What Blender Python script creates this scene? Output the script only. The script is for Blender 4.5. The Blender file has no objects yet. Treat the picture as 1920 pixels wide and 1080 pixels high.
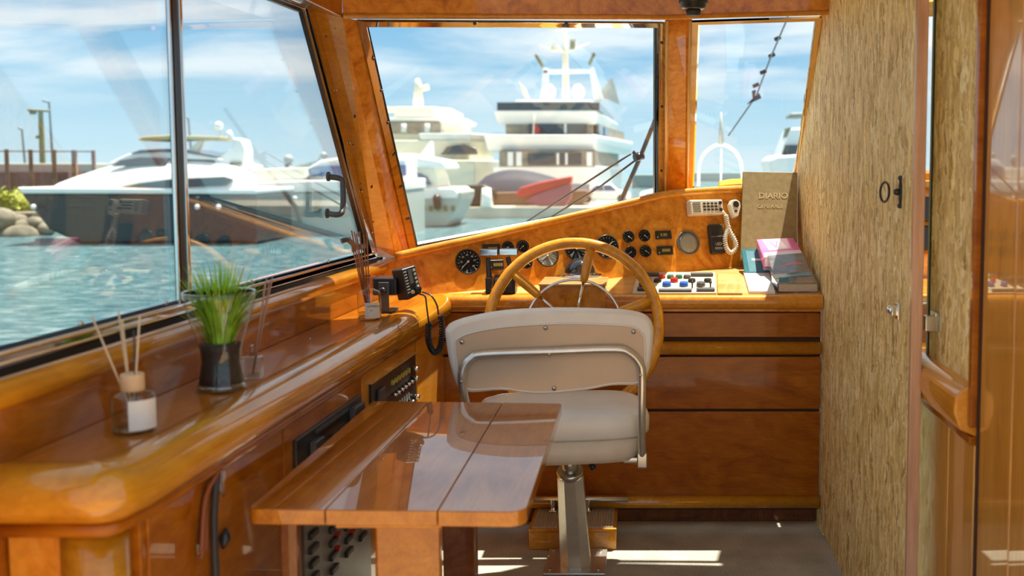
import bpy, math, random
from mathutils import Vector, Matrix
random.seed(7)
V = Vector
sc = bpy.context.scene
C = sc.collection

# ------------------------------------------------------------------ camera
F, PX, PY, EYE = 2000.0, 1207.0, 470.0, 1.38
TH = math.atan(160 / F)
cam_d = bpy.data.cameras.new('camera')
cam = bpy.data.objects.new('camera', cam_d)
C.objects.link(cam)
cam.location = (0, 0, EYE)
cam.rotation_euler = (math.pi / 2 - TH, 0, 0)
cam_d.sensor_width = 36
cam_d.lens = F / 1920 * 36
cam_d.shift_x = (960 - PX) / 1920
cam_d.shift_y = -(540 - PY) / 1920
cam_d.clip_start = 0.05
cam_d.clip_end = 3000
cam_d.dof.use_dof = True
cam_d.dof.focus_distance = 3.9
cam_d.dof.aperture_fstop = 3.3
sc.camera = cam

# ------------------------------------------------------------------ view
vs = sc.view_settings
vs.view_transform = 'Standard'
vs.look = 'None'
vs.gamma = 1
vs.use_curve_mapping = False
vs.exposure = 1.08
sc.cycles.max_bounces = 10
sc.cycles.transparent_max_bounces = 16
sc.cycles.caustics_reflective = False
sc.cycles.caustics_refractive = False
sc.cycles.sample_clamp_indirect = 6
sc.cycles.use_denoising = True

# ------------------------------------------------------------------ sky
SUN_DIR = V((0.2, 0.22, 1)).normalized()
w = bpy.data.worlds.new('sky')
sc.world = w
w.use_nodes = True
nt = w.node_tree
nt.nodes.clear()


def N(t, typ, **kw):
    n = t.nodes.new(typ)
    for k, v in kw.items():
        if k.startswith('i_'):
            n.inputs[k[2:].replace('_', ' ')].default_value = v
        else:
            setattr(n, k, v)
    return n


def ramp(t, stops, interp='LINEAR'):
    r = t.nodes.new('ShaderNodeValToRGB')
    r.color_ramp.interpolation = interp
    els = r.color_ramp.elements
    while len(els) > 1:
        els.remove(els[-1])
    els[0].position, els[0].color = stops[0][0], (*stops[0][1], 1)
    for p, c in stops[1:]:
        e = els.new(p)
        e.color = (*c, 1)
    return r


tc = N(nt, 'ShaderNodeTexCoord')
sep = N(nt, 'ShaderNodeSeparateXYZ')
nt.links.new(tc.outputs['Generated'], sep.inputs[0])
grad = ramp(nt, [(0.0, (0.58, 0.77, 0.87)), (0.05, (0.43, 0.67, 0.83)), (0.13, (0.22, 0.49, 0.76)),
                 (0.22, (0.34, 0.52, 0.72)), (0.40, (0.52, 0.62, 0.72)), (1.0, (0.42, 0.50, 0.60))])
nt.links.new(sep.outputs['Z'], grad.inputs[0])
# clouds live on a flat layer: direction.xy / (z + k)
zc = N(nt, 'ShaderNodeMath', operation='ADD')
nt.links.new(sep.outputs['Z'], zc.inputs[0])
zc.inputs[1].default_value = 0.10
dv = N(nt, 'ShaderNodeVectorMath', operation='DIVIDE')
nt.links.new(tc.outputs['Generated'], dv.inputs[0])
cmb = N(nt, 'ShaderNodeCombineXYZ')
for i in range(3):
    nt.links.new(zc.outputs[0], cmb.inputs[i])
nt.links.new(cmb.outputs[0], dv.inputs[1])
mp = N(nt, 'ShaderNodeMapping')
mp.inputs['Location'].default_value = (1.1, 0.45, 0)
mp.inputs['Scale'].default_value = (0.55, 0.9, 0.0)
nt.links.new(dv.outputs[0], mp.inputs[0])
cn = N(nt, 'ShaderNodeTexNoise', i_Scale=0.95, i_Detail=9.0, i_Roughness=0.55, i_Distortion=0.35)
nt.links.new(mp.outputs[0], cn.inputs['Vector'])
cr = ramp(nt, [(0.42, (0, 0, 0)), (0.56, (0.85, 0.85, 0.85)), (0.70, (1, 1, 1))])
nt.links.new(cn.outputs['Fac'], cr.inputs[0])
lowm = ramp(nt, [(0.045, (0.06, 0.06, 0.06)), (0.085, (1, 1, 1))])
nt.links.new(sep.outputs['Z'], lowm.inputs[0])
cm = N(nt, 'ShaderNodeMath', operation='MULTIPLY')
nt.links.new(cr.outputs[0], cm.inputs[0])
nt.links.new(lowm.outputs[0], cm.inputs[1])
mixc = N(nt, 'ShaderNodeMix', data_type='RGBA')
nt.links.new(cm.outputs[0], mixc.inputs['Factor'])
nt.links.new(grad.outputs[0], mixc.inputs['A'])
mixc.inputs['B'].default_value = (0.83, 0.90, 0.95, 1)
bg = N(nt, 'ShaderNodeBackground')
bg.inputs['Strength'].default_value = 0.56
nt.links.new(mixc.outputs['Result'], bg.inputs['Color'])
wo = N(nt, 'ShaderNodeOutputWorld')
nt.links.new(bg.outputs[0], wo.inputs[0])

# ------------------------------------------------------------------ sun
sd = bpy.data.lights.new('sun', 'SUN')
sd.energy = 5.8
sd.angle = math.radians(0.6)
sd.color = (1, 0.92, 0.78)
so = bpy.data.objects.new('sun', sd)
so.rotation_euler = SUN_DIR.to_track_quat('Z', 'Y').to_euler()
so.location = (2, 2, 12)
C.objects.link(so)

# ------------------------------------------------------------------ measuring helpers
CT, ST = math.cos(TH), math.sin(TH)
EY = V((0, 0, EYE))


def ray(u, v):
    a = (u - PX) / F
    b = (PY - v) / F
    return V((a, CT + b * ST, -ST + b * CT))


def aty(u, v, Y):
    r = ray(u, v)
    return EY + r * (Y / r.y)


def atz(u, v, Z):
    r = ray(u, v)
    return EY + r * ((Z - EYE) / r.z)


def atx(u, v, x0, k=0.0):
    r = ray(u, v)
    return EY + r * (x0 / (r.x - k * r.y))


class Plane:
    def __init__(s, a, b, c):
        s.p = V(a)
        s.n = (V(b) - V(a)).cross(V(c) - V(a)).normalized()
        if s.n.y > 0:
            s.n = -s.n                      # towards the viewer

    def hit(s, u, v, off=0.0):
        r = ray(u, v)
        p0 = s.p + s.n * off
        return EY + r * ((p0 - EY).dot(s.n) / r.dot(s.n))


# ------------------------------------------------------------------ mesh builder
class MB:
    def __init__(s):
        s.v, s.f, s.m, s.sm = [], [], [], []

    def add(s, vs_, fs, m=0, smooth=False):
        o = len(s.v)
        s.v += [tuple(p) for p in vs_]
        for f in fs:
            s.f.append([i + o for i in f])
            s.m.append(m)
            s.sm.append(smooth)
        return s

    def hexa(s, b, t, m=0):
        n = len(b)
        fs = [list(range(n))[::-1], list(range(n, 2 * n))]
        for i in range(n):
            j = (i + 1) % n
            fs.append([i, j, n + j, n + i])
        return s.add(list(b) + list(t), fs, m)

    def box(s, x0, x1, y0, y1, z0, z1, m=0):
        b = [(x0, y0, z0), (x1, y0, z0), (x1, y1, z0), (x0, y1, z0)]
        t = [(x0, y0, z1), (x1, y0, z1), (x1, y1, z1), (x0, y1, z1)]
        return s.hexa(b, t, m)

    def obox(s, c, ax, ay, az, hx, hy, hz, m=0):
        c, ax, ay, az = V(c), V(ax).normalized() * hx, V(ay).normalized() * hy, V(az).normalized() * hz
        b = [c - ax - ay - az, c + ax - ay - az, c + ax + ay - az, c - ax + ay - az]
        t = [p + az * 2 for p in b]
        return s.hexa(b, t, m)

    def ext(s, pts, vec, m=0):
        pts = [V(p) for p in pts]
        return s.hexa(pts, [p + V(vec) for p in pts], m)

    def tube(s, path, r, n=12, m=0, caps=True, closed=False, sx=1.0):
        path = [V(p) for p in path]
        k = len(path)
        rr = r if isinstance(r, (list, tuple)) else [r] * k
        ups = None
        rings = []
        for i in range(k):
            if closed:
                t = (path[(i + 1) % k] - path[i - 1]).normalized()
            else:
                t = (path[min(i + 1, k - 1)] - path[max(i - 1, 0)]).normalized()
            if ups is None:
                a = V((0, 0, 1)) if abs(t.z) < 0.9 else V((1, 0, 0))
                ups = (a - t * a.dot(t)).normalized()
            else:
                ups = (ups - t * ups.dot(t)).normalized()
            b = t.cross(ups)
            rings.append([path[i] + (ups * math.cos(q) + b * math.sin(q) * sx) * rr[i]
                          for q in [2 * math.pi * j / n for j in range(n)]])
        vs_ = [p for R in rings for p in R]
        fs = []
        for i in range(k if closed else k - 1):
            i2 = (i + 1) % k
            for j in range(n):
                j2 = (j + 1) % n
                fs.append([i * n + j, i2 * n + j, i2 * n + j2, i * n + j2])
        s.add(vs_, fs, m, True)
        if caps and not closed:
            s.add(rings[0], [list(range(n))], m)
            s.add(rings[-1], [list(range(n))[::-1]], m)
        return s

    def lathe(s, prof, c, ax=(0, 0, 1), n=24, m=0, flat=False):
        ax = V(ax).normalized()
        a = V((1, 0, 0)) if abs(ax.x) < 0.9 else V((0, 1, 0))
        u = (a - ax * a.dot(ax)).normalized()
        v = ax.cross(u)
        c = V(c)
        vs_ = []
        for r, h in prof:
            for j in range(n):
                q = 2 * math.pi * j / n
                vs_.append(c + ax * h + (u * math.cos(q) + v * math.sin(q)) * r)
        fs = []
        for i in range(len(prof) - 1):
            for j in range(n):
                j2 = (j + 1) % n
                fs.append([i * n + j, i * n + j2, (i + 1) * n + j2, (i + 1) * n + j])
        s.add(vs_, fs, m, not flat)
        if prof[0][0] > 1e-6:
            s.add(vs_[:n], [list(range(n))[::-1]], m)
        if prof[-1][0] > 1e-6:
            s.add(vs_[-n:], [list(range(n))], m)
        return s

    def ball(s, c, r, n=20, m=0, ax=(0, 0, 1), h0=-1.0, sq=1.0):
        a0 = math.asin(h0)
        pr = []
        for i in range(11):
            a = a0 + (math.pi / 2 - a0) * i / 10
            pr.append((max(r * math.cos(a), 0 if i == 10 else 1e-5), r * math.sin(a) * sq))
        pr[-1] = (1e-7, r * sq)
        return s.lathe(pr, c, ax, n, m)

    def grid(s, rows, m=0, smooth=True):
        k = len(rows[0])
        vs_ = [p for r in rows for p in r]
        fs = [[i * k + j, i * k + j + 1, (i + 1) * k + j + 1, (i + 1) * k + j]
              for i in range(len(rows) - 1) for j in range(k - 1)]
        return s.add(vs_, fs, m, smooth)

    def ring(s, outer, inner, vec, m=0):
        n = len(outer)
        o, i_ = [V(p) for p in outer], [V(p) for p in inner]
        vec = V(vec)
        for k in range(n):
            j = (k + 1) % n
            s.hexa([o[k], o[j], i_[j], i_[k]], [o[k] + vec, o[j] + vec, i_[j] + vec, i_[k] + vec], m)
        return s

    def build(s, name, mat, parent=None, bevel=0.0, seg=2, weld=True):
        me = bpy.data.meshes.new(name)
        me.from_pydata([tuple(p) for p in s.v], [], s.f)
        for mm in (mat if isinstance(mat, (list, tuple)) else [mat]):
            me.materials.append(mm)
        for i, p in enumerate(me.polygons):
            p.material_index = s.m[i]
            p.use_smooth = s.sm[i]
        import bmesh
        bm = bmesh.new()
        bm.from_mesh(me)
        if weld:
            bmesh.ops.remove_doubles(bm, verts=bm.verts, dist=1e-6)
        bmesh.ops.recalc_face_normals(bm, faces=bm.faces)
        bm.to_mesh(me)
        bm.free()
        o = bpy.data.objects.new(name, me)
        C.objects.link(o)
        if parent is not None:
            o.parent = parent
            L = parent.location.copy()
            if parent.parent is not None:
                o.matrix_parent_inverse = Matrix.Identity(4)
            else:
                o.matrix_parent_inverse = Matrix.Translation(-L)
        if bevel > 0:
            b = o.modifiers.new('bevel', 'BEVEL')
            b.width = bevel
            b.segments = seg
            b.limit_method = 'ANGLE'
            b.angle_limit = math.radians(35)
            b.harden_normals = False
            for p in me.polygons:
                p.use_smooth = True
            wn = o.modifiers.new('wn', 'WEIGHTED_NORMAL')
            wn.keep_sharp = True
        return o


def thing(name, label, cat, loc, group=None):
    o = bpy.data.objects.new(name, None)
    o.empty_display_size = 0.05
    C.objects.link(o)
    o.location = loc
    o['label'] = label
    o['category'] = cat
    if group:
        o['group'] = group
    return o


def tag(o, label, cat, group=None, kind=None):
    o['label'] = label
    o['category'] = cat
    if group:
        o['group'] = group
    if kind:
        o['kind'] = kind
    return o


def struct(o):
    o['kind'] = 'structure'
    return o


def sthing(name, loc=(0, 0, 0)):
    o = bpy.data.objects.new(name, None)
    C.objects.link(o)
    o.location = loc
    o['kind'] = 'structure'
    return o


def text(name, s, size, org, xd, yd, mat, parent, bold=0.0, align='LEFT'):
    cu = bpy.data.curves.new(name, 'FONT')
    cu.body = s
    cu.size = size
    cu.align_x = align
    cu.offset = bold
    cu.extrude = 0.0002
    cu.resolution_u = 3
    t = bpy.data.objects.new('tmp', cu)
    C.objects.link(t)
    dg = bpy.context.evaluated_depsgraph_get()
    me = bpy.data.meshes.new_from_object(t.evaluated_get(dg))
    C.objects.unlink(t)
    bpy.data.objects.remove(t)
    xd, yd = V(xd).normalized(), V(yd).normalized()
    zd = xd.cross(yd)
    M = Matrix.Translation(V(org)) @ Matrix((xd, yd, zd)).transposed().to_4x4()
    me.transform(M)
    me.materials.clear()
    me.materials.append(mat)
    o = bpy.data.objects.new(name, me)
    C.objects.link(o)
    o.parent = parent
    if parent.parent is None:
        o.matrix_parent_inverse = Matrix.Translation(-parent.location)
    return o


def smooth_path(pts, n=6, closed=False):
    pts = [V(p) for p in pts]
    out = []
    k = len(pts)
    rng = range(k) if closed else range(k - 1)
    for i in rng:
        p0 = pts[(i - 1) % k] if (closed or i > 0) else pts[i]
        p1, p2 = pts[i], pts[(i + 1) % k]
        p3 = pts[(i + 2) % k] if (closed or i + 2 < k) else p2
        for j in range(n):
            t = j / n
            out.append(0.5 * ((2 * p1) + (p2 - p0) * t + (2 * p0 - 5 * p1 + 4 * p2 - p3) * t * t
                              + (3 * p1 - p0 - 3 * p2 + p3) * t ** 3))
    if not closed:
        out.append(pts[-1])
    return out


def coil(path, r, turns, wire, n=8, seg=9):
    """points of a helix wound round a path"""
    path = [V(p) for p in path]
    L = len(path)
    out = []
    tot = turns * seg
    up = V((0.3, 1, 0.2)).normalized()
    for i in range(tot + 1):
        f = i / tot * (L - 1)
        a = int(min(f, L - 2))
        p = path[a].lerp(path[a + 1], f - a)
        t = (path[a + 1] - path[a]).normalized()
        u = (up - t * up.dot(t)).normalized()
        b = t.cross(u)
        q = 2 * math.pi * i / seg
        out.append(p + (u * math.cos(q) + b * math.sin(q)) * r)
    return out


# ------------------------------------------------------------------ materials
def base_mat(name):
    m = bpy.data.materials.new(name)
    m.use_nodes = True
    t = m.node_tree
    return m, t, t.nodes['Principled BSDF']


def plain(name, col, rough=0.5, metal=0.0, coat=0.0, spec=0.5, trans=0.0, var=0.06, vscale=30, bump=0.0):
    m, t, p = base_mat(name)
    p.inputs['Roughness'].default_value = rough
    p.inputs['Metallic'].default_value = metal
    p.inputs['Coat Weight'].default_value = coat
    p.inputs['Coat Roughness'].default_value = 0.05
    p.inputs['Specular IOR Level'].default_value = spec
    p.inputs['Transmission Weight'].default_value = trans
    c = N(t, 'ShaderNodeTexCoord')
    no = N(t, 'ShaderNodeTexNoise', i_Scale=vscale, i_Detail=4.0)
    t.links.new(c.outputs['Object'], no.inputs['Vector'])
    r = ramp(t, [(0.3, tuple(x * (1 - var) for x in col)), (0.7, tuple(min(1, x * (1 + var)) for x in col))])
    t.links.new(no.outputs['Fac'], r.inputs[0])
    t.links.new(r.outputs[0], p.inputs['Base Color'])
    if bump:
        b = N(t, 'ShaderNodeBump', i_Strength=bump, i_Distance=0.002)
        t.links.new(no.outputs['Fac'], b.inputs['Height'])
        t.links.new(b.outputs[0], p.inputs['Normal'])
    return m


def wood(name, dark, mid, light, scale=(3, 3, 3), detail_scale=3.0, dist=2.5, rough=0.3, coat=0.9, fine=(60, 60, 6), coat_rough=0.04):
    m, t, p = base_mat(name)
    c = N(t, 'ShaderNodeTexCoord')
    mp = N(t, 'ShaderNodeMapping')
    mp.inputs['Scale'].default_value = scale
    t.links.new(c.outputs['Object'], mp.inputs[0])
    n1 = N(t, 'ShaderNodeTexNoise', i_Scale=detail_scale, i_Detail=9.0, i_Roughness=0.62, i_Distortion=dist)
    t.links.new(mp.outputs[0], n1.inputs['Vector'])
    r = ramp(t, [(0.30, dark), (0.50, mid), (0.70, light)])
    t.links.new(n1.outputs['Fac'], r.inputs[0])
    mp2 = N(t, 'ShaderNodeMapping')
    mp2.inputs['Scale'].default_value = fine
    t.links.new(c.outputs['Object'], mp2.inputs[0])
    n2 = N(t, 'ShaderNodeTexNoise', i_Scale=1.6, i_Detail=4.0, i_Roughness=0.6)
    t.links.new(mp2.outputs[0], n2.inputs['Vector'])
    r2 = ramp(t, [(0.35, (0.80, 0.76, 0.70)), (0.6, (1, 1, 1))])
    t.links.new(n2.outputs['Fac'], r2.inputs[0])
    mx = N(t, 'ShaderNodeMix', data_type='RGBA', blend_type='MULTIPLY')
    mx.inputs['Factor'].default_value = 0.8
    t.links.new(r.outputs[0], mx.inputs['A'])
    t.links.new(r2.outputs[0], mx.inputs['B'])
    t.links.new(mx.outputs['Result'], p.inputs['Base Color'])
    p.inputs['Roughness'].default_value = rough
    p.inputs['Coat Weight'].default_value = coat
    p.inputs['Coat Roughness'].default_value = coat_rough
    p.inputs['Coat IOR'].default_value = {'table_wood': 1.6, 'cherry_panel_wood': 1.3, 'honey_varnished_wood': 1.5, 'amber_moulding_wood': 1.6}.get(name, 1.45)
    p.inputs['Specular IOR Level'].default_value = 0.12
    return m


W_HONEY = wood('honey_varnished_wood', (0.56, 0.20, 0.014), (0.70, 0.285, 0.026), (0.80, 0.37, 0.05),
               scale=(2, 1, 2), dist=1.0, fine=(40, 4, 60))
W_LEDGE_LIT = wood('sunlit_ledge_wood', (0.66, 0.36, 0.11), (0.76, 0.46, 0.17), (0.84, 0.54, 0.24),  # honey tone painted paler to stand for sun on ledge, lid and infill
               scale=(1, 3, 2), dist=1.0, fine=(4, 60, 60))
W_NOSE = wood('amber_moulding_wood', (0.44, 0.165, 0.006), (0.55, 0.225, 0.009), (0.64, 0.28, 0.016),
              scale=(2, 1, 2), dist=1.0, fine=(40, 4, 60))
W_BURL = wood('burl_varnished_wood', (0.44, 0.13, 0.010), (0.70, 0.26, 0.022), (0.80, 0.36, 0.05),
              scale=(2.2, 2.2, 2.2), dist=3.0, fine=(30, 30, 30))
W_PANEL = wood('cherry_panel_wood', (0.25, 0.060, 0.002), (0.36, 0.102, 0.003), (0.43, 0.140, 0.006),
               scale=(1.5, 1.5, 3.5), dist=1.6, fine=(12, 12, 90))
W_TABLE = wood('table_wood', (0.36, 0.105, 0.005), (0.47, 0.155, 0.008), (0.55, 0.20, 0.014),
               scale=(5, 1.2, 5), dist=1.4, fine=(90, 5, 60), coat=1.0, coat_rough=0.015)
W_PLANK = wood('upright_plank_wood', (0.52, 0.21, 0.03), (0.64, 0.29, 0.045), (0.70, 0.35, 0.07),
               scale=(5, 5, 0.8), dist=1.0, fine=(90, 90, 3), coat_rough=0.03)
W_PLANK.node_tree.nodes['Principled BSDF'].inputs['Coat IOR'].default_value = 1.9
W_DARK = wood('dark_leg_wood', (0.13, 0.035, 0.012), (0.20, 0.06, 0.018), (0.26, 0.085, 0.025), fine=(60, 60, 5))
W_WHEEL = wood('wheel_rim_wood', (0.62, 0.24, 0.014), (0.78, 0.335, 0.024), (0.88, 0.42, 0.045),
               scale=(3, 3, 3), dist=0.8, fine=(30, 30, 30))
W_EDGE = wood('chipboard_edging_wood', (0.50, 0.27, 0.16), (0.60, 0.36, 0.23), (0.68, 0.44, 0.30),
              scale=(3, 3, 0.6), dist=0.8, fine=(60, 60, 3), coat=0.3)


def chipboard(name, tint=(1, 1, 1)):
    m, t, p = base_mat(name)
    c = N(t, 'ShaderNodeTexCoord')

    def layer(sc_, s, det, ds, ro=0.6):
        mp_ = N(t, 'ShaderNodeMapping')
        mp_.inputs['Scale'].default_value = sc_
        t.links.new(c.outputs['Object'], mp_.inputs[0])
        n_ = N(t, 'ShaderNodeTexNoise', i_Scale=s, i_Detail=det, i_Roughness=ro, i_Distortion=ds)
        t.links.new(mp_.outputs[0], n_.inputs['Vector'])
        return n_
    a = layer((8, 8, 2.2), 3.0, 6.0, 1.6)
    b = layer((48, 48, 10), 3.0, 5.0, 1.6)
    # strands: stretched cells on warped coordinates
    wn_ = layer((6, 6, 6), 2.0, 3.0, 0.0)
    va = N(t, 'ShaderNodeVectorMath', operation='MULTIPLY_ADD')
    t.links.new(wn_.outputs['Color'], va.inputs[0])
    va.inputs[1].default_value = (0.10, 0.10, 0.16)
    t.links.new(c.outputs['Object'], va.inputs[2])
    mv = N(t, 'ShaderNodeMapping')
    mv.inputs['Scale'].default_value = (75, 75, 13)
    t.links.new(va.outputs[0], mv.inputs[0])
    vo = N(t, 'ShaderNodeTexVoronoi', i_Scale=1.0, i_Randomness=1.0)
    t.links.new(mv.outputs[0], vo.inputs['Vector'])
    sx = N(t, 'ShaderNodeSeparateColor')
    t.links.new(vo.outputs['Color'], sx.inputs[0])
    mul = lambda q: tuple(q[i] * tint[i] for i in range(3))
    r = ramp(t, [(0.0, mul((0.44, 0.27, 0.08))), (0.12, mul((0.66, 0.45, 0.16))),
                 (0.55, mul((0.82, 0.61, 0.26))), (0.85, mul((0.90, 0.71, 0.35))), (1.0, mul((0.95, 0.82, 0.50)))])
    t.links.new(sx.outputs[0], r.inputs[0])
    r2 = ramp(t, [(0.33, (0.34, 0.25, 0.14)), (0.40, (1, 1, 1)), (1, (1, 1, 1))])
    t.links.new(b.outputs['Fac'], r2.inputs[0])
    r3 = ramp(t, [(0.30, (0.80, 0.76, 0.70)), (0.5, (1, 1, 1)), (0.68, (1.22, 1.20, 1.12))])
    t.links.new(a.outputs['Fac'], r3.inputs[0])
    m1 = N(t, 'ShaderNodeMix', data_type='RGBA', blend_type='MULTIPLY')
    m1.inputs['Factor'].default_value = 0.9
    t.links.new(r.outputs[0], m1.inputs['A'])
    t.links.new(r2.outputs[0], m1.inputs['B'])
    m2 = N(t, 'ShaderNodeMix', data_type='RGBA', blend_type='MULTIPLY')
    m2.inputs['Factor'].default_value = 0.9
    t.links.new(m1.outputs['Result'], m2.inputs['A'])
    t.links.new(r3.outputs[0], m2.inputs['B'])
    t.links.new(m2.outputs['Result'], p.inputs['Base Color'])
    p.inputs['Roughness'].default_value = 0.55
    p.inputs['Specular IOR Level'].default_value = 0.15
    bp = N(t, 'ShaderNodeBump', i_Strength=0.45, i_Distance=0.002)
    t.links.new(sx.outputs[1], bp.inputs['Height'])
    t.links.new(bp.outputs[0], p.inputs['Normal'])
    return m


CHIP = chipboard('strand_board')


def carpet():
    m, t, p = base_mat('grey_carpet')
    c = N(t, 'ShaderNodeTexCoord')
    n1 = N(t, 'ShaderNodeTexNoise', i_Scale=260.0, i_Detail=3.0)
    n2 = N(t, 'ShaderNodeTexNoise', i_Scale=7.0, i_Detail=5.0)
    t.links.new(c.outputs['Object'], n1.inputs['Vector'])
    t.links.new(c.outputs['Object'], n2.inputs['Vector'])
    r = ramp(t, [(0.3, (0.30, 0.28, 0.23)), (0.7, (0.66, 0.63, 0.54))])
    t.links.new(n1.outputs['Fac'], r.inputs[0])
    r2 = ramp(t, [(0.3, (0.72, 0.72, 0.70)), (0.65, (1, 1, 1))])
    t.links.new(n2.outputs['Fac'], r2.inputs[0])
    mx = N(t, 'ShaderNodeMix', data_type='RGBA', blend_type='MULTIPLY')
    mx.inputs['Factor'].default_value = 1
    t.links.new(r.outputs[0], mx.inputs['A'])
    t.links.new(r2.outputs[0], mx.inputs['B'])
    t.links.new(mx.outputs['Result'], p.inputs['Base Color'])
    p.inputs['Roughness'].default_value = 0.95
    b = N(t, 'ShaderNodeBump', i_Strength=0.7, i_Distance=0.004)
    t.links.new(n1.outputs['Fac'], b.inputs['Height'])
    t.links.new(b.outputs[0], p.inputs['Normal'])
    return m


def thin_glass(name, tint=(1, 1, 1), ior=1.5, boost=1.0, rough=0.0):
    m = bpy.data.materials.new(name)
    m.use_nodes = True
    t = m.node_tree
    t.nodes.clear()
    # Schlick reflectance, the same on both faces of the pane
    ge = N(t, 'ShaderNodeNewGeometry')
    dt = N(t, 'ShaderNodeVectorMath', operation='DOT_PRODUCT')
    t.links.new(ge.outputs['Normal'], dt.inputs[0])
    t.links.new(ge.outputs['Incoming'], dt.inputs[1])
    ab = N(t, 'ShaderNodeMath', operation='ABSOLUTE')
    t.links.new(dt.outputs['Value'], ab.inputs[0])
    iv = N(t, 'ShaderNodeMath', operation='SUBTRACT', use_clamp=True)
    iv.inputs[0].default_value = 1.0
    t.links.new(ab.outputs[0], iv.inputs[1])
    pw = N(t, 'ShaderNodeMath', operation='POWER')
    t.links.new(iv.outputs[0], pw.inputs[0])
    pw.inputs[1].default_value = 5.0
    ma = N(t, 'ShaderNodeMath', operation='MULTIPLY_ADD', use_clamp=True)
    t.links.new(pw.outputs[0], ma.inputs[0])
    ma.inputs[1].default_value = 0.96
    ma.inputs[2].default_value = ((ior - 1) / (ior + 1)) ** 2
    mu = N(t, 'ShaderNodeMath', operation='MULTIPLY', use_clamp=True)
    mu.inputs[1].default_value = boost
    t.links.new(ma.outputs[0], mu.inputs[0])
    tr = N(t, 'ShaderNodeBsdfTransparent')
    tr.inputs['Color'].default_value = (*tint, 1)
    gl = N(t, 'ShaderNodeBsdfGlossy')
    gl.inputs['Roughness'].default_value = rough
    mx = N(t, 'ShaderNodeMixShader')
    t.links.new(mu.outputs[0], mx.inputs[0])
    t.links.new(tr.outputs[0], mx.inputs[1])
    t.links.new(gl.outputs[0], mx.inputs[2])
    o = N(t, 'ShaderNodeOutputMaterial')
    t.links.new(mx.outputs[0], o.inputs[0])
    return m


GLASS = thin_glass('window_glass', (0.98, 0.995, 0.985), boost=1.2)
GLASSW = thin_glass('windscreen_glass', (0.98, 0.995, 0.985), boost=0.6)
JAR = thin_glass('jar_glass', (0.92, 0.94, 0.93), boost=1.7)
LIQUID = thin_glass('diffuser_liquid', (0.86, 0.84, 0.74), boost=0.8)
LENS = thin_glass('gauge_lens', (0.92, 0.92, 0.9), boost=1.0)
CHROME = plain('chrome', (0.80, 0.80, 0.80), 0.07, 1.0, var=0.02)
STEEL = plain('brushed_steel', (0.62, 0.61, 0.58), 0.26, 1.0, var=0.05)
ALU = plain('satin_aluminium', (0.74, 0.73, 0.70), 0.32, 0.9, var=0.04)
BLACK = plain('black_plastic', (0.018, 0.018, 0.02), 0.32)
RUBBER = plain('black_rubber', (0.03, 0.03, 0.033), 0.6)
DKGREY = plain('dark_grey_plastic', (0.07, 0.07, 0.075), 0.4)
DARKGAP = plain('dark_gap', (0.05, 0.018, 0.008), 0.8)
FACE = plain('gauge_face_black', (0.012, 0.012, 0.014), 0.5)
FACEG = plain('gauge_face_grey', (0.34, 0.33, 0.30), 0.5)
MARK = plain('white_marking', (0.75, 0.74, 0.70), 0.5, var=0.02)
AMBER = plain('amber_marking', (0.55, 0.42, 0.08), 0.5)
WHITE = plain('white_gelcoat', (0.90, 0.89, 0.87), 0.3, var=0.02, vscale=1, coat=0.3)
CREAM = plain('cream_gelcoat', (0.80, 0.76, 0.62), 0.35, var=0.03, vscale=1)
VINYL = plain('white_vinyl', (0.88, 0.85, 0.79), 0.42, var=0.04, vscale=12, bump=0.1)
VINYLP = plain('taupe_back_panel', (0.70, 0.53, 0.37), 0.38, var=0.04, vscale=8)
PHONE = plain('ivory_plastic', (0.72, 0.66, 0.53), 0.35, var=0.03)
KRAFT = plain('brown_book_cloth', (0.27, 0.19, 0.075), 0.55, var=0.16, vscale=45, bump=0.2)
GILT = plain('faded_gilt', (0.52, 0.42, 0.22), 0.4, var=0.25, vscale=120)
PAPER = plain('white_paper', (0.80, 0.80, 0.78), 0.6, var=0.01)
PAGES = plain('page_edges', (0.55, 0.50, 0.42), 0.8, var=0.2, vscale=400)
PINK = plain('pink_cover', (0.78, 0.10, 0.32), 0.3, coat=0.6, var=0.05)
PALEP = plain('pale_pink_print', (0.88, 0.66, 0.74), 0.3, coat=0.6)
GREYC = plain('grey_cover', (0.13, 0.12, 0.12), 0.25, coat=0.8, var=0.4, vscale=25)
REDP = plain('red_print', (0.55, 0.10, 0.08), 0.3, coat=0.6)
BLUEP = plain('blue_print', (0.03, 0.28, 0.50), 0.3, coat=0.6)
TEAL = plain('teal_cover', (0.03, 0.13, 0.16), 0.8, spec=0.1, var=0.08)
TEALL = plain('pale_teal_print', (0.10, 0.22, 0.26), 0.8, spec=0.1)
BTN_R = plain('red_button', (0.50, 0.02, 0.02), 0.3)
BTN_B = plain('blue_button', (0.02, 0.10, 0.45), 0.3)
BTN_G = plain('green_button', (0.02, 0.14, 0.08), 0.3)
REED = plain('pale_reed', (0.62, 0.47, 0.30), 0.7)
REEDB = plain('brown_reed', (0.40, 0.12, 0.03), 0.6)
BEECH = plain('beech_collar', (0.62, 0.40, 0.22), 0.5, var=0.08)
SOIL = plain('black_soil', (0.02, 0.015, 0.012), 0.7, var=0.5, vscale=200, bump=0.8)
GRASS = plain('green_grass_blades', (0.26, 0.52, 0.03), 0.45, var=0.4, vscale=40)
YGREEN = plain('yellow_green_rope', (0.62, 0.72, 0.05), 0.7)
CEIL = plain('cream_headlining', (0.78, 0.74, 0.66), 0.6)
GOLD = plain('varnish_gold_trim', (0.72, 0.42, 0.10), 0.25, coat=0.6)
SWPANEL = plain('grey_switch_panel', (0.30, 0.31, 0.30), 0.35, 0.4)
MESHG = plain('speaker_mesh', (0.30, 0.285, 0.25), 0.6, var=0.35, vscale=600)
CARPET = carpet()
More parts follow.
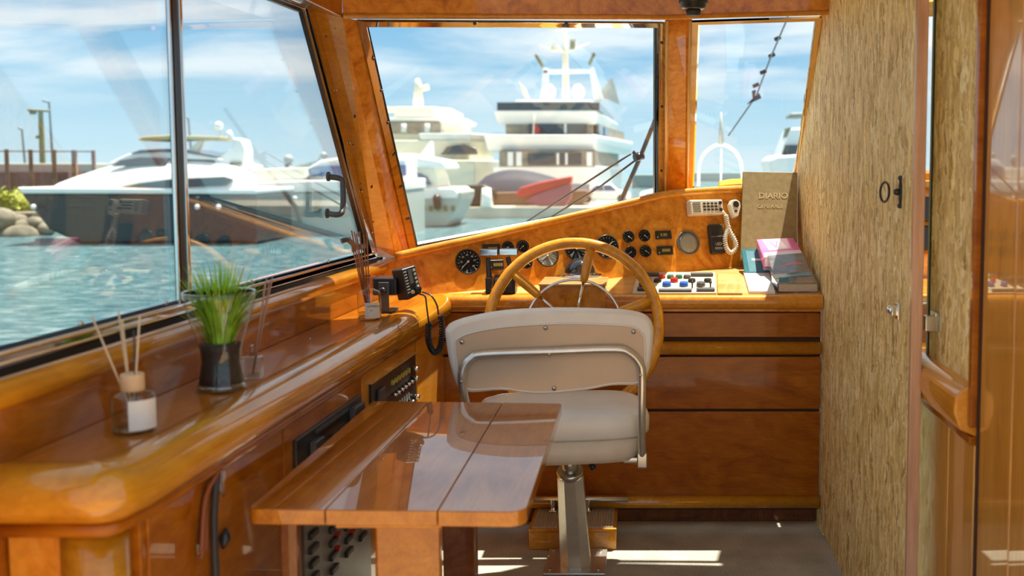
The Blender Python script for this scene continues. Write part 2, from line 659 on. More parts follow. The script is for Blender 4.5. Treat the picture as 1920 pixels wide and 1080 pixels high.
YGLASS = plain('yacht_dark_glazing', (0.06, 0.07, 0.08), 0.15, coat=0.5)
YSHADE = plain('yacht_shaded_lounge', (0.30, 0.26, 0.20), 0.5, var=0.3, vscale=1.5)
YBLUE = plain('yacht_blue_glazing', (0.07, 0.13, 0.26), 0.12, coat=0.5)
OLIVE = plain('olive_fitting', (0.20, 0.18, 0.08), 0.5)
TANC = plain('tan_canvas', (0.52, 0.42, 0.20), 0.8)
NAVY = plain('navy_boat_cover', (0.018, 0.028, 0.055), 0.7, var=0.2, vscale=1)
REDC = plain('red_boat_cover', (0.50, 0.06, 0.05), 0.7)
MAROON = plain('maroon_hull', (0.30, 0.10, 0.12), 0.5)
HULLD = plain('dark_teal_hull', (0.025, 0.04, 0.045), 0.3)
HULLG = plain('grey_green_hull', (0.40, 0.46, 0.43), 0.35)
STONE = plain('pale_quay_stone', (0.55, 0.52, 0.44), 0.8, var=0.15, vscale=0.6)
RUST = plain('rusty_post', (0.20, 0.10, 0.07), 0.8, var=0.3, vscale=2)
PLUM = plain('plum_quay_wall', (0.20, 0.10, 0.10), 0.8, var=0.2, vscale=0.5)
BUSH = plain('yellow_green_leaves', (0.30, 0.33, 0.04), 0.7, var=0.4, vscale=3)
TREEG = plain('dull_green_leaves', (0.10, 0.14, 0.09), 0.8, var=0.4, vscale=1)
BOUNCE_TEAK = plain('teak_bounce_deck', (0.66, 0.38, 0.18), 0.6, var=.1, vscale=6)  # tone picked to warm the light bounced off the added aft deck
DKRED = plain('dark_red_ensign', (0.50, 0.05, 0.05), 0.7)


def water_mat():
    m, t, p = base_mat('harbour_water')
    c = N(t, 'ShaderNodeTexCoord')
    mp_ = N(t, 'ShaderNodeMapping')
    mp_.inputs['Scale'].default_value = (1, 2.2, 1)
    t.links.new(c.outputs['Object'], mp_.inputs[0])
    n1 = N(t, 'ShaderNodeTexNoise', i_Scale=1.3, i_Detail=8.0, i_Roughness=0.68)
    t.links.new(mp_.outputs[0], n1.inputs['Vector'])
    r = ramp(t, [(0.36, (0.03, 0.13, 0.17)), (0.52, (0.13, 0.28, 0.33)), (0.66, (0.42, 0.56, 0.58))])  # pale end stands in for sky reflected by the ripples
    t.links.new(n1.outputs['Fac'], r.inputs[0])
    t.links.new(r.outputs[0], p.inputs['Base Color'])
    p.inputs['Roughness'].default_value = 0.08
    p.inputs['IOR'].default_value = 1.33
    b = N(t, 'ShaderNodeBump', i_Strength=1.0, i_Distance=0.30)
    t.links.new(n1.outputs['Fac'], b.inputs['Height'])
    t.links.new(b.outputs[0], p.inputs['Normal'])
    return m


WATER = water_mat()

# ------------------------------------------------------------------ shared planes of the cabin
XW = lambda y: -1.10 + 0.0375 * y       # backboard above the side counter
XG = lambda y: -1.19 + 0.05 * y         # side window glass
XC = lambda y: -0.905 + 0.037 * y       # cabinet fronts
CAB = lambda u, v: atx(u, v, -0.905, 0.037)
SG = lambda u, v, o=0.0: atx(u, v, -1.19 + o, 0.05)
LEDGE = Plane((0, 3.97, .9), (1, 3.97, .9), (0, 4.97, 1.0))
p1, p2 = LEDGE.hit(800, 553), LEDGE.hit(1387, 500)
dirb = (p2 - p1).normalized()
hn = V((dirb.y, -dirb.x, 0)).normalized()
if hn.y > 0:
    hn = -hn
PANEL = Plane(p1, p2, p1 - hn * 0.26 + V((0, 0, 1)))
WS = Plane((-.884, 3.4, 1.826), (-.909, 4.15, 1.069), (.066, 4.05, 1.908))
WS2 = Plane((.13, 4.06, 1.91), (.655, 3.99, 1.98), (.659, 4.72, 1.345))

# ================================================================== STRUCTURE
# floor, added aft bounce deck, foredeck
struct(MB().box(-1.35, 1.5, 0.9, 5.2, -0.08, 0).build('floor', CARPET))
struct(MB().box(-2.2, 2.2, -4.5, 0.9, -0.12, -0.005).build('aft_bounce_deck', BOUNCE_TEAK))  # unseen deck added behind the camera to bounce sunlight into the cabin
struct(MB().hexa([(-2.2, 5.2, .45), (2.2, 5.2, .45), (0.9, 10.5, .55), (-0.3, 10.5, .55)],
                 [(-2.2, 5.2, .55), (2.2, 5.2, .55), (0.9, 10.5, .65), (-0.3, 10.5, .65)]).build('foredeck', WHITE))
# ceiling, unseen; aft part left off to let daylight in
struct(MB().box(-1.25, 1.5, 1.84, 3.15, 2.06, 2.14).hexa(
    [(-1.15, 3.15, 2.06), (1.5, 3.15, 2.06), (1.5, 3.95, 2.06), (.1, 4.05, 2.06), (-1.0, 3.4, 2.06)],
    [(-1.15, 3.15, 2.14), (1.5, 3.15, 2.14), (1.5, 3.95, 2.14), (.1, 4.05, 2.14), (-1.0, 3.4, 2.14)]).build('ceiling', CEIL))

# left wall: backboard with its cap rail under the side window
b = MB()
y0, y1 = 1.2, 4.06
b.hexa([(XW(y0), y0, 0), (XW(y1), y1, 0), (XW(y1) - .3, y1, 0), (XW(y0) - .3, y0, 0)],
       [(XW(y0), y0, 1.01), (XW(y1), y1, 1.01), (XW(y1) - .3, y1, 1.01), (XW(y0) - .3, y0, 1.01)])
struct(b.build('wall_left', W_PANEL))
b = MB()
b.tube([(XW(y) - .012, y, 1.008) for y in (1.2, 2, 3, 4.06)], .026, 16, sx=0.9)
b.box(-1.13, -1.06, 1.2, 1.22, .99, 1.03)
struct(b.build('trim_1', W_NOSE))
b = MB()
b.hexa([(XG(1.2) + .008, 1.2, 1.0), (XG(4) + .008, 4, 1.0), (XG(4) - .08, 4, 1.0), (XG(1.2) - .08, 1.2, 1.0)],
       [(XG(1.2) + .008, 1.2, 1.037), (XG(4) + .008, 4, 1.037), (XG(4) - .08, 4, 1.037), (XG(1.2) - .08, 1.2, 1.037)])
struct(b.build('trim_2', plain('dark_window_seal', (0.035, 0.028, 0.022), 0.5)))

# side window (frame, mullion, glass, handle, catch)
w1 = sthing('window_1', (-1.05, 2.5, 1.07))
nx = V((1, -0.05, 0)).normalized()
OUT = [SG(-90, 672), SG(708, 474), SG(583, 22), (XG(2.2), 2.2, 1.87), (XG(1.2), 1.2, 1.87), (XG(1.2), 1.2, 1.05)]
g0 = [(XG(1.2), 1.2, 1.075), (XG(3.84), 3.84, 1.075), (XG(3.27), 3.27, 1.845), (XG(1.2), 1.2, 1.845)]
o0 = [(XG(1.14), 1.14, 1.038), (XG(3.93), 3.93, 1.038), (XG(3.33), 3.33, 1.875), (XG(1.14), 1.14, 1.875)]
i0 = [(XG(1.2), 1.2, 1.062), (XG(3.86), 3.86, 1.062), (XG(3.275), 3.275, 1.85), (XG(1.2), 1.2, 1.85)]
MB().ring(o0, i0, nx * .012).build('window_frame', CHROME, w1, .003)
i1 = [(XG(1.23), 1.23, 1.068), (XG(3.832), 3.832, 1.068), (XG(3.255), 3.255, 1.838), (XG(1.23), 1.23, 1.838)]
MB().ring([V(p) - nx * .012 for p in i0], [V(p) - nx * .012 for p in i1], nx * .014).build('window_seal', BLACK, w1, .002)
MB().tube([V((XG(1.15) + .012, 1.15, 1.060)), V((XG(3.9) + .012, 3.9, 1.060))], .0055, 12) \
    .tube([V((XG(1.15) + .012, 1.15, 1.043)), V((XG(3.9) + .012, 3.9, 1.043))], .004, 12).build('sill_strip', CHROME, w1)
gb = MB()
gb.ext([V(p) - nx * .010 for p in g0], nx * .004)
gb.build('window_glass', GLASS, w1)
m0 = atx(331, 300, -1.19, .05).y
mb = MB()
for dy, hw, th in ((-.016, .004, .004), (.004, .008, .006), (.022, .007, .010)):
    yy = m0 + dy
    mb.obox((XG(yy) + .002, yy, 1.455), (0.05, 1, 0), nx, (0, 0, 1), hw, th, .395)
mb.build('window_mullion', CHROME, w1, .002)
mb = MB()
yy = m0 + .012
mb.obox((XG(yy), yy, 1.455), (0.05, 1, 0), nx, (0, 0, 1), .022, .008, .395)
mb.build('mullion_seal', BLACK, w1)
# handle: black bent tube standing off the glass
hp = [SG(614, 331), SG(640, 336, .045), SG(643, 350, .05), SG(643, 388, .05), SG(636, 402, .045), SG(612, 400)]
hh = MB().tube(smooth_path(hp, 5), .0095, 12)
hh.lathe([(.016, 0), (.016, .006), (.01, .01)], hp[0], nx, 14).lathe([(.016, 0), (.016, .006), (.01, .01)], hp[-1], nx, 14)
hh.build('window_handle', DKGREY, w1)
cp = SG(655, 455, .02)
MB().tube(smooth_path([SG(640, 452, .015), SG(652, 450, .03), SG(662, 458, .035), SG(664, 470, .03)], 4), .009, 10) \
    .obox(SG(676, 462, .012), (0, 1, 0), (1, 0, 0), (0, 0, 1), .03, .012, .008).build('window_catch', DKGREY, w1, .002)
mb = MB()
for u, v in ((150, 607), (310, 568), (470, 528), (615, 489)):
    q = SG(u, v, .014)
    mb.lathe([(.006, 0), (.005, .004), (1e-6, .005)], q, nx, 10)
for f in (.12, .3, .5, .7, .88):
    q = V(o0[1]).lerp(V(o0[2]), f) + V((.014, -.006, 0))
    mb.lathe([(.005, 0), (.004, .003), (1e-6, .004)], q, nx, 10)
mb.build('frame_screw', STEEL, w1)

# windscreen, main pane
w2 = sthing('window_2', (-.4, 4.1, 1.2))
n2 = WS.n
Oq = [WS.hit(u, v) for u, v in ((668, 36), (1249, 40), (1249, 372), (768, 474))]
Iq = [WS.hit(u, v) for u, v in ((686, 47), (1232, 49), (1231, 372), (779, 462))]
MB().ring(Oq, Iq, n2 * .014).build('window_frame', CHROME, w2, .003)
Iq2 = [WS.hit(u, v) for u, v in ((691, 50), (1228, 52), (1227, 374), (783, 458))]
MB().ring([p - n2 * .012 for p in Iq], [p - n2 * .012 for p in Iq2], n2 * .014).build('window_seal', BLACK, w2)
MB().ext([WS.hit(u, v, -.008) for u, v in ((671, 26), (1242, 26), (1242, 380), (772, 480))], n2 * .003).build('window_glass', GLASSW, w2)
mb = MB()
for u, v in ((700, 110), (715, 170), (727, 230), (738, 290), (751, 350), (763, 410), (890, 44), (1062, 44), (1241, 80),
             (1241, 200), (1240, 320)):
    mb.lathe([(.006, 0), (.005, .004), (1e-6, .005)], WS.hit(u, v, .014), n2, 10)
mb.build('frame_screw', DKGREY, w2)

# windscreen, right pane
w3 = sthing('window_3', (.4, 4.4, 1.2))
n3 = WS2.n
Oq = [WS2.hit(u, v) for u, v in ((1296, 38), (1540, 30), (1496, 362), (1286, 362))]
Iq = [WS2.hit(u, v) for u, v in ((1309, 43), (1530, 36), (1488, 362), (1298, 356))]
MB().ring(Oq, Iq, n3 * .012).build('window_frame', [GOLD], w3, .003)
Iq2 = [WS2.hit(u, v) for u, v in ((1312, 45), (1527, 38), (1485, 362), (1301, 352))]
MB().ring([p - n3 * .008 for p in Iq], [p - n3 * .008 for p in Iq2], n3 * .014).build('window_seal', CHROME, w3)
MB().ext([WS2.hit(u, v, -.006) for u, v in ((1303, 26), (1538, 20), (1490, 375), (1292, 375))], n3 * .003).build('window_glass', GLASSW, w3)

# windscreen beyond the partition, seen through the door gap
w4 = sthing('window_4', (1.1, 4.2, 1.5))
P4 = [(.72, 4.75, 1.33), (1.35, 4.65, 1.33), (1.35, 4.0, 2.0), (.72, 4.08, 2.0)]
Q4 = [(.76, 4.70, 1.36), (1.31, 4.61, 1.36), (1.31, 4.05, 1.95), (.76, 4.12, 1.95)]
MB().ring(P4, Q4, (0, -.02, -.015)).build('window_frame', W_HONEY, w4, .003)
MB().ext(Q4, (0, -.003, -.002)).build('window_glass', GLASS, w4)

# front left corner pillar
ct, cb = aty(642, 33, 3.33), aty(742, 486, 4.06)
cm = [ct.lerp(cb, f) for f in (0, 1)]
sw_t, sw_b = V((XG(3.32) + .01, 3.32, 1.87)), V((XG(3.92) + .01, 3.93, 1.045))
ws_t, ws_b = WS.hit(671, 38, .004), WS.hit(769, 474, .004)
up = lambda p, d: p + V(d)
b = MB()
b.hexa([sw_b, cb, up(cb, (-.05, .12, 0)), up(sw_b, (-.03, .08, 0))], [sw_t, ct, up(ct, (-.05, .12, 0)), up(sw_t, (-.03, .08, 0))])
struct(b.build('trim_3', W_HONEY))
b = MB()
b.hexa([cb, ws_b, up(ws_b, (0, .08, 0)), up(cb, (0, .12, 0))], [ct, ws_t, up(ws_t, (0, .08, 0)), up(ct, (0, .12, 0))])
pil = struct(b.build('trim_4', W_BURL))
mb = MB()
pn = (cb - ct).cross(sw_b - ct).normalized()
if pn.y > 0:
    pn = -pn
PP = Plane(ct, cb, sw_b)
for u, v, r in ((611, 68, .004), (628, 53, .002), (665, 218, .006), (662, 271, .003), (697, 350, .006), (676, 344, .003), (700, 416, .003)):
    mb.lathe([(r, 0), (r * .8, .0015)], PP.hit(u, v, .0005), PP.n, 12)
mb.build('screw_plug', DARKGAP, pil)
# pillar between the panes
b = MB()
T = [(1247, 30, 4.00), (1298, 30, 4.02), (1291, 372, 4.70), (1246, 374, 4.68)]
q = [aty(*t) for t in T]
b.ext(q, (0, .07, .03))
struct(b.build('trim_5', W_BURL, None, .003))
b = MB()
for A, B in (((1251, 38, 3.985), (1250, 368, 4.67)), ((1294, 38, 4.0), (1288, 365, 4.68))):
    b.tube([aty(*A), aty(*B)], .006, 10)
struct(b.build('trim_6', GOLD))
# header across the windscreen
b = MB()
hA, hB, hC = aty(643, 34, 3.28), aty(1250, 36, 3.95), aty(1556, 27, 3.92)
for P_, Q_ in ((hA, hB), (hB, hC)):
    b.hexa([P_, Q_, Q_ + V((-.02, .10, .01)), P_ + V((-.03, .10, .01))],
           [V((P_.x, P_.y - .02, 2.08)), V((Q_.x, Q_.y - .02, 2.08)), V((Q_.x, Q_.y + .10, 2.08)), V((P_.x, P_.y + .10, 2.08))])
struct(b.build('trim_7', W_BURL, None, .003))
b = MB()
b.tube([hA + V((0, -.004, .006)), hB + V((0, -.004, .006)), hC + V((0, -.004, .006))], .009, 10)
struct(b.build('trim_8', W_HONEY))
# header along the side window
b = MB()
b.hexa([(-.945, 1.0, 1.838), (hA.x, hA.y, hA.z), (-1.04, 3.34, 1.86), (-1.16, 1.0, 1.86)],
       [(-.945, 1.0, 2.08), (hA.x, hA.y, 2.08), (-1.04, 3.34, 2.08), (-1.16, 1.0, 2.08)])
struct(b.build('trim_9', W_PANEL, None, .004))

# partition on the right: fixed strand board strip, then the strand board door
b = MB()
XP = .67
prof = [(3.895, 0), (4.08, 0), (4.08, .9), (4.60, .95), (4.74, 1.30), (3.93, 2.06), (3.895, 2.06)]
b.ext([(XP, y, z) for y, z in prof], (.03, 0, 0))
struct(b.build('wall_partition', CHIP))
b = MB()
b.tube([(XP - .004, 3.96, 2.02), (XP - .004, 4.735, 1.345)], .006, 8)
struct(b.build('trim_10', GOLD))
d1 = sthing('door_1', (.68, 3.8, 0))
MB().box(XP, XP + .026, 2.662, 3.892, .01, 2.05).build('door_panel', CHIP, d1, .001)
MB().box(XP - .001, XP + .027, 2.642, 2.663, .008, 2.052).build('door_edging', W_EDGE, d1, .002)
rp = atx(1690, 360, XP)
rg = MB()
rg.obox(rp + V((-.003, 0, 0)), (0, 1, 0), (1, 0, 0), (0, 0, 1), .008, .003, .022)
rg.ball(rp + V((-.003, 0, .036)), .007, 10).ball(rp + V((-.003, 0, -.036)), .007, 10)
rg.obox(rp + V((-.003, 0, 0)), (0, 1, 0), (1, 0, 0), (0, 0, 1), .004, .003, .036)
rg.ball(rp + V((-.012, 0, 0)), .009, 12)
pl = rg.build('ring_pull_plate', BLACK, d1)
rc = rp + V((-.034, .04, -.001))
MB().tube([rc + V((.022 * math.cos(a), .0, 0)) + V((0, .045 * math.cos(a), .026 * math.sin(a))) for a in [i * math.pi / 12 for i in range(24)]],
          .0032, 8, closed=True).build('ring', BLACK, pl)
lp = atx(1686, 583, XP)
MB().obox(lp + V((-.004, 0, 0)), (0, 1, 0), (1, 0, 0), (0, 0, 1), .016, .004, .022) \
    .ball(lp + V((-.018, .012, .002)), .013, 14).obox(lp + V((-.012, -.004, 0)), (0, 1, 0), (1, 0, 0), (0, 0, 1), .006, .01, .012) \
    .build('door_catch', CHROME, d1, .002)

# second bulkhead on the right, nearer
XR = .74
wr = sthing('wall_right', (XR, 2.3, 0))
MB().box(XR, XR + .03, 2.345, 2.752, .84, 2.06).build('strand_board_panel', CHIP, wr, .001)
MB().box(XR - .004, XR + .034, 2.738, 2.756, .84, 2.06).build('panel_edging', BLACK, wr, .001)
b = MB()
prf = [(.0, .775), (-.035, .79), (-.048, .83), (-.045, .865), (-.025, .885), (0, .89), (.03, .89), (.03, .775)]
rows = [[(XR + a, y, z) for a, z in prf] for y in (2.345, 2.815)]
b.ext([(XR + a, 2.345, z) for a, z in prf], (0, .47, 0))
b.build('rail_moulding', W_HONEY, wr, .006, 3)
MB().box(XR - .012, XR + .03, 2.345, 2.82, .755, .775).build('rail_bead', W_PANEL, wr, .003)
b = MB()
cuts = [2.345, 2.545, 2.83]
for a, c_ in zip(cuts, cuts[1:]):
    b.box(XR, XR + .03, a + .0025, c_ - .0025, 0, .755)
b.build('lower_plank', W_PLANK, wr, .003)
MB().box(XR + .008, XR + .028, 2.35, 2.82, 0, .75).build('plank_backing', DARKGAP, wr)
b = MB()
MB().box(XR - .018, XR + .03, 2.322, 2.345, .80, 2.06).build('panel_stile', W_PANEL, wr, .003)
MB().box(XR - .004, XR + .03, 2.308, 2.322, 0, 2.06).build('stile_seal', DARKGAP, wr)
b = MB()
cuts = [2.308, 2.105, 1.90, 1.70, 1.5]
for a, c_ in zip(cuts[1:], cuts):
    b.box(XR - .002, XR + .03, a + .0025, c_ - .0025, 0, 2.06)
b.build('tall_plank', W_PLANK, wr, .003)
MB().box(XR + .008, XR + .028, 1.5, 2.3, 0, 2.06).build('plank_backing', DARKGAP, wr)
hp_ = atx(1757, 602, XR)
MB().obox(hp_ + V((-.006, .0, 0)), (0, 1, 0), (1, 0, 0), (0, 0, 1), .022, .006, .024) \
    .obox(hp_ + V((-.022, -.012, -.004)), (0, 1, 0), (1, 0, 0), (0, 0, 1), .012, .014, .02).build('hook_catch', STEEL, wr, .003)

# ================================================================== SIDE COUNTER
cnt = thing('side_counter', 'long varnished wooden side counter with rounded nosing running under the left window', 'counter', (-.9, 2.6, 0))
ya, yb = 1.66, 3.95
b = MB()
b.hexa([(XC(ya) - .0, ya, .86), (XC(yb), yb, .86), (XW(yb) + .003, yb, .86), (XW(ya) + .003, ya, .86)],
       [(XC(ya) - .0, ya, .899), (XC(yb), yb, .899), (XW(yb) + .003, yb, .899), (XW(ya) + .003, ya, .899)])
b.build('worktop', W_TABLE, cnt)
pth = [(XW(1.66) + .003, 1.655, .858), (-.92, 1.655, .858)]
for i in range(0, 5):
    a = i / 4 * math.pi / 2
    pth.append((-.868 + .024 * math.sin(a), 1.679 - .024 * math.cos(a), .858))
pth += [(XC(y) + .006, y, .858) for y in (1.72, 2.3, 3.0, 3.6, 3.945)]
prn = [(-.055, .895), (-.045, .901), (-.020, .903), (.004, .901), (.020, .895), (.032, .884), (.039, .870), (.041, .855), (.038, .840), (.030, .827), (.018, .818), (.0, .813), (-.04, .813)]
P2d = [V((p[0], p[1], 0)) for p in pth]
rows = []
for i, p in enumerate(P2d):
    t0 = (P2d[i] - P2d[i - 1]).normalized() if i else (P2d[1] - P2d[0]).normalized()
    t1 = (P2d[i + 1] - P2d[i]).normalized() if i < len(P2d) - 1 else t0
    n0, n1_ = V((t0.y, -t0.x, 0)), V((t1.y, -t1.x, 0))
    nm = (n0 + n1_).normalized()
    nm = nm / max(.6, nm.dot(n0))
    rows.append([p + nm * o + V((0, 0, z)) for o, z in prn])
b = MB()
b.grid(rows)
b.build('nosing', W_NOSE, cnt)
b = MB()
b.tube([(x, y, .803) for x, y, z in pth], .013, 12)
b.build('under_bead', W_PANEL, cnt)
b = MB()
b.hexa([(XC(1.73) - .03, 1.73, .0), (XC(3.96) - .03, 3.96, .0), (XW(3.96) + .003, 3.96, 0), (XW(1.73) + .003, 1.73, 0)],
       [(XC(1.73) - .03, 1.73, .81), (XC(3.96) - .03, 3.96, .81), (XW(3.96) + .003, 3.96, .81), (XW(1.73) + .003, 1.73, .81)])
b.build('carcass', DARKGAP, cnt)
b = MB()
b.lathe([(.052, 0), (.052, .815)], (-.903, 1.712, 0), n=32)
b.build('corner_post', W_NOSE, cnt)
MB().box(XW(1.7) + .003, -.95, 1.69, 1.73, 0, .81).build('end_panel', W_BURL, cnt, .002)


def cabpan(ya_, yb_, z0, z1, name, mat, off=0.0, th=.022, bev=.002, par=None):
    b_ = MB()
    f = lambda y, o: V((XC(y) + off + o, y, 0))
    lo = [f(ya_, -th), f(yb_, -th), f(yb_, 0), f(ya_, 0)]
    b_.hexa([p + V((0, 0, z0)) for p in lo], [p + V((0, 0, z1)) for p in lo])
    return b_.build(name, mat, par or cnt, bev)


g = [1.765, CAB(530, 800).y, CAB(678, 700).y, CAB(778, 640).y, 3.72, 3.86]
cabpan(1.745, 1.763, 0, .80, 'stile', W_PANEL, -.004)
cabpan(g[0], g[1] - .004, .07, .785, 'door', W_PANEL)
d2_ = cabpan(g[1] + .004, g[2] - .004, .07, .785, 'door', W_PANEL)
d3_ = cabpan(g[2] + .004, g[3] - .004, .07, .785, 'door', W_HONEY)
cabpan(g[3] + .003, 3.995, .0, .84, 'corner_stile', W_HONEY, .004)
cabpan(1.75, 3.86, 0, .066, 'kickboard', W_DARK, -.03)

CP = Plane((XC(0), 0, 0), (XC(1), 1, 0), (XC(0), 0, 1))
CP.n = V((1, -.037, 0)).normalized()
cy = V((.037, 1, 0)).normalized()
cz = V((0, 0, 1))


def cp(u, v, o=0.0):
    r = ray(u, v)
    p0 = CP.p + CP.n * o
    return EY + r * ((p0 - EY).dot(CP.n) / r.dot(CP.n))


def cbox(mbx, y_, z_, hw, hh_, th, o=0.0, m=0):
    p = V((XC(y_), y_, z_)) + CP.n * (o + th)
    mbx.obox(p, cy, CP.n, cz, hw, th, hh_, m)


# stereo set in the middle door
ya_, yb_ = cp(549, 850).y, cp(672, 770).y
zt = (cp(549, 822).z + cp(672, 742).z) / 2
zb = zt - .085
st = thing('car_radio', 'long black radio unit set in the counter front, nearest the table', 'radio', (XC(ya_), (ya_ + yb_) / 2, zb))
mb = MB()
cbox(mb, (ya_ + yb_) / 2, (zt + zb) / 2, (yb_ - ya_) / 2, (zt - zb) / 2, .005)
mb.build('fascia', BLACK, st, .002)
mb = MB()
cbox(mb, ya_ + .11, (zt + zb) / 2 - .004, .03, .022, .009, .01)
mb.build('control_block', DKGREY, st, .003)
mb = MB()
cbox(mb, yb_ - .07, (zt + zb) / 2 + .004, .045, .026, .009, .01)
mb.build('control_block', DKGREY, st, .003)
mb = MB()
cbox(mb, (ya_ + yb_) / 2, zt - .012, (yb_ - ya_) / 2 * .5, .004, .002, .01)
mb.build('tape_slot', DKGREY, st)
mb = MB()
mb.lathe([(.007, 0), (.006, .016)], V((XC((ya_ + yb_) / 2), (ya_ + yb_) / 2, zb + .03)) + CP.n * .01, CP.n, 12)
mb.build('knob', DKGREY, st)

# instrument unit in the far door
ya_, yb_ = cp(692, 760).y, cp(775, 700).y
zt = (cp(692, 712).z + cp(775, 667).z) / 2
zb = zt - .20
eu = thing('electronics_panel', 'black electronics panel with rows of knobs and switches, farthest in the counter front', 'control panel', (XC(ya_), (ya_ + yb_) / 2, zb))
mb = MB()
cbox(mb, (ya_ + yb_) / 2, (zt + zb) / 2, (yb_ - ya_) / 2, (zt - zb) / 2, .004)
mb.build('fascia', BLACK, eu, .002)
mb = MB()
for e in (zt, zb):
    cbox(mb, (ya_ + yb_) / 2, e, (yb_ - ya_) / 2, .0025, .005)
mb.build('edge_strip', GOLD, eu)
wdt = yb_ - ya_
for fy, fz, s_ in ((.12, .72, 0), (.12, .22, 0)):
    mb = MB()
    cbox(mb, ya_ + wdt * fy + .02, zb + (zt - zb) * fz, .03, .026, .006, .008)
    mb.build('socket_block', DKGREY, eu, .003)
for k in range(6):
    mb = MB()
    cbox(mb, ya_ + wdt * (.42 + .075 * k), zb + (zt - zb) * .80, .007, .007, .004, .008)
    mb.build('indicator', AMBER, eu)
for k in range(6):
    mb = MB()
    mb.tube([V((XC(y_), y_, z_)) + CP.n * o for y_, z_, o in
             ((ya_ + wdt * (.42 + .08 * k), zb + (zt - zb) * .62, .008), (ya_ + wdt * (.42 + .08 * k), zb + (zt - zb) * .60, .026))], .005, 8)
    mb.build('toggle_switch', CHROME, eu)
for fy, fz in ((.9, .78), (.9, .62), (.92, .3), (.74, .16), (.8, .28)):
    mb = MB()
    mb.lathe([(.009, 0), (.008, .02), (.006, .022)], V((XC(ya_ + wdt * fy), ya_ + wdt * fy, zb + (zt - zb) * fz)) + CP.n * .008, CP.n, 12)
    mb.build('knob', CHROME, eu)
for k in range(8):
    mb = MB()
    cbox(mb, ya_ + wdt * (.42 + .055 * k), zb + (zt - zb) * .32, .002, .022, .002, .008)
    mb.build('scale_tick', MARK, eu)

# breaker panel low down under the table
ya_, yb_ = cp(556, 1000).y, cp(690, 1000).y
zt = cp(600, 985).z + .12
zb = .09
bp_ = thing('breaker_panel', 'grey breaker panel with black and red switches low on the counter front under the table', 'switch panel', (XC(ya_), (ya_ + yb_) / 2, zb))
mb = MB()
cbox(mb, (ya_ + yb_) / 2, (zt + zb) / 2, (yb_ - ya_) / 2, (zt - zb) / 2, .004)
mb.build('fascia', SWPANEL, bp_, .002)
wdt = yb_ - ya_
mb = MB()
cbox(mb, ya_ + .006, (zt + zb) / 2, .006, (zt - zb) / 2, .007)
mb.build('edge_strip', BLACK, bp_)
k_ = 0
for fy in (.14, .40, .62, .84):
    for j in range(7):
        z_ = zt - .04 - j * .036
        mb = MB()
        cbox(mb, ya_ + wdt * fy, z_, .026, .008, .005, .008)
        s_ = mb.build('rocker_switch', BLACK, bp_, .002)
        if fy in (.40, .62) and 2 < j < 6:
            mb = MB()
            cbox(mb, ya_ + wdt * fy + .024, z_ + .012, .007, .004, .007, .008)
            mb.build('red_tip', BTN_R, s_)

# keys hanging on a leather strap from the first door
kp = cp(398, 872)
ky = thing('bunch_of_keys', 'bunch of keys with black strap and leather tassel hanging from the counter front', 'keys', kp)
R0 = kp + V((.012, 0, 0))
MB().tube([R0 + V((.002, .014 * math.cos(a), .014 * math.sin(a))) for a in [i * math.pi / 8 for i in range(16)]], .0018, 6, closed=True).build('key_ring', STEEL, ky)
MB().lathe([(.011, 0), (.011, .012), (.007, .016)], kp, CP.n, 14).build('lock_barrel', STEEL, ky)
mb = MB()
mb.tube(smooth_path([R0, cp(404, 930, .012), cp(402, 990, .012), cp(406, 1090, .012)], 5), [.006] * 15 + [.006], 8, sx=1.5)
mb.build('black_strap', RUBBER, ky)
mb = MB()
for du, dv in ((-14, 0), (-10, 2), (-6, 0), (-12, 6)):
    mb.tube(smooth_path([R0 + V((.004, 0, -.006)), cp(390 + du * .3, 930, .01), cp(392 + du, 1020 + dv, .012), cp(388 + du, 1036 + dv * 2, .012)], 4),
            .004, 6)
mb.build('leather_tassel', plain('tan_leather', (0.25, 0.07, 0.02), 0.6), ky)
for du, l in ((14, 0), (20, 8)):
    mb = MB()
    a, c_ = cp(398 + du, 893, .014), cp(398 + du, 925 + l, .014)
    mb.lathe([(.011, -.0012), (.011, .0012)], a, CP.n, 12)
    mb.obox((a + c_) / 2, cy, CP.n, cz, .0035, .0012, (a - c_).length / 2)
    mb.build('key', STEEL, ky)
a, c_ = cp(425, 990, .012), cp(418, 1030, .012)
MB().tube([a, a.lerp(c_, .5), c_], [.003, .012, .002], 8).build('fob', BLACK, ky)

# ================================================================== HELM CONSOLE
YD = 3.97
dash = thing('helm_console', 'wide varnished wood helm console with burl instrument panel and rounded ledge', 'helm console', (-.05, 4.1, 0))
XL_, XR_ = -.765, .666
# lower front
MB().box(XL_, XR_, 4.05, 4.10, .0, .085).build('kickboard', W_DARK, dash)
b = MB().tube([(XL_, YD - .004, .105), (XR_, YD - .004, .105)], .024, 20)
b.build('base_moulding', W_NOSE, dash)
MB().box(XL_, XR_, YD + .012, YD + .03, .07, .86).build('carcass', DARKGAP, dash)
MB().box(XL_, XR_, YD, YD + .018, .125, .452).build('front_panel', W_PANEL, dash, .003)
MB().box(XL_, XR_, YD, YD + .018, .462, .662).build('front_panel', W_PANEL, dash, .003)
b = MB()
b.tube([(XL_, YD + .006, .694), (XR_, YD + .006, .694)], .026, 20)
b.build('mid_moulding', W_NOSE, dash)
MB().box(XL_, XR_, YD + .004, YD + .02, .735, .828).build('drawer_panel', W_PANEL, dash, .003)
MB().box(XL_, XR_, YD + .0, YD + .02, .832, .85).build('under_ledge_bead', W_BURL, dash, .003)
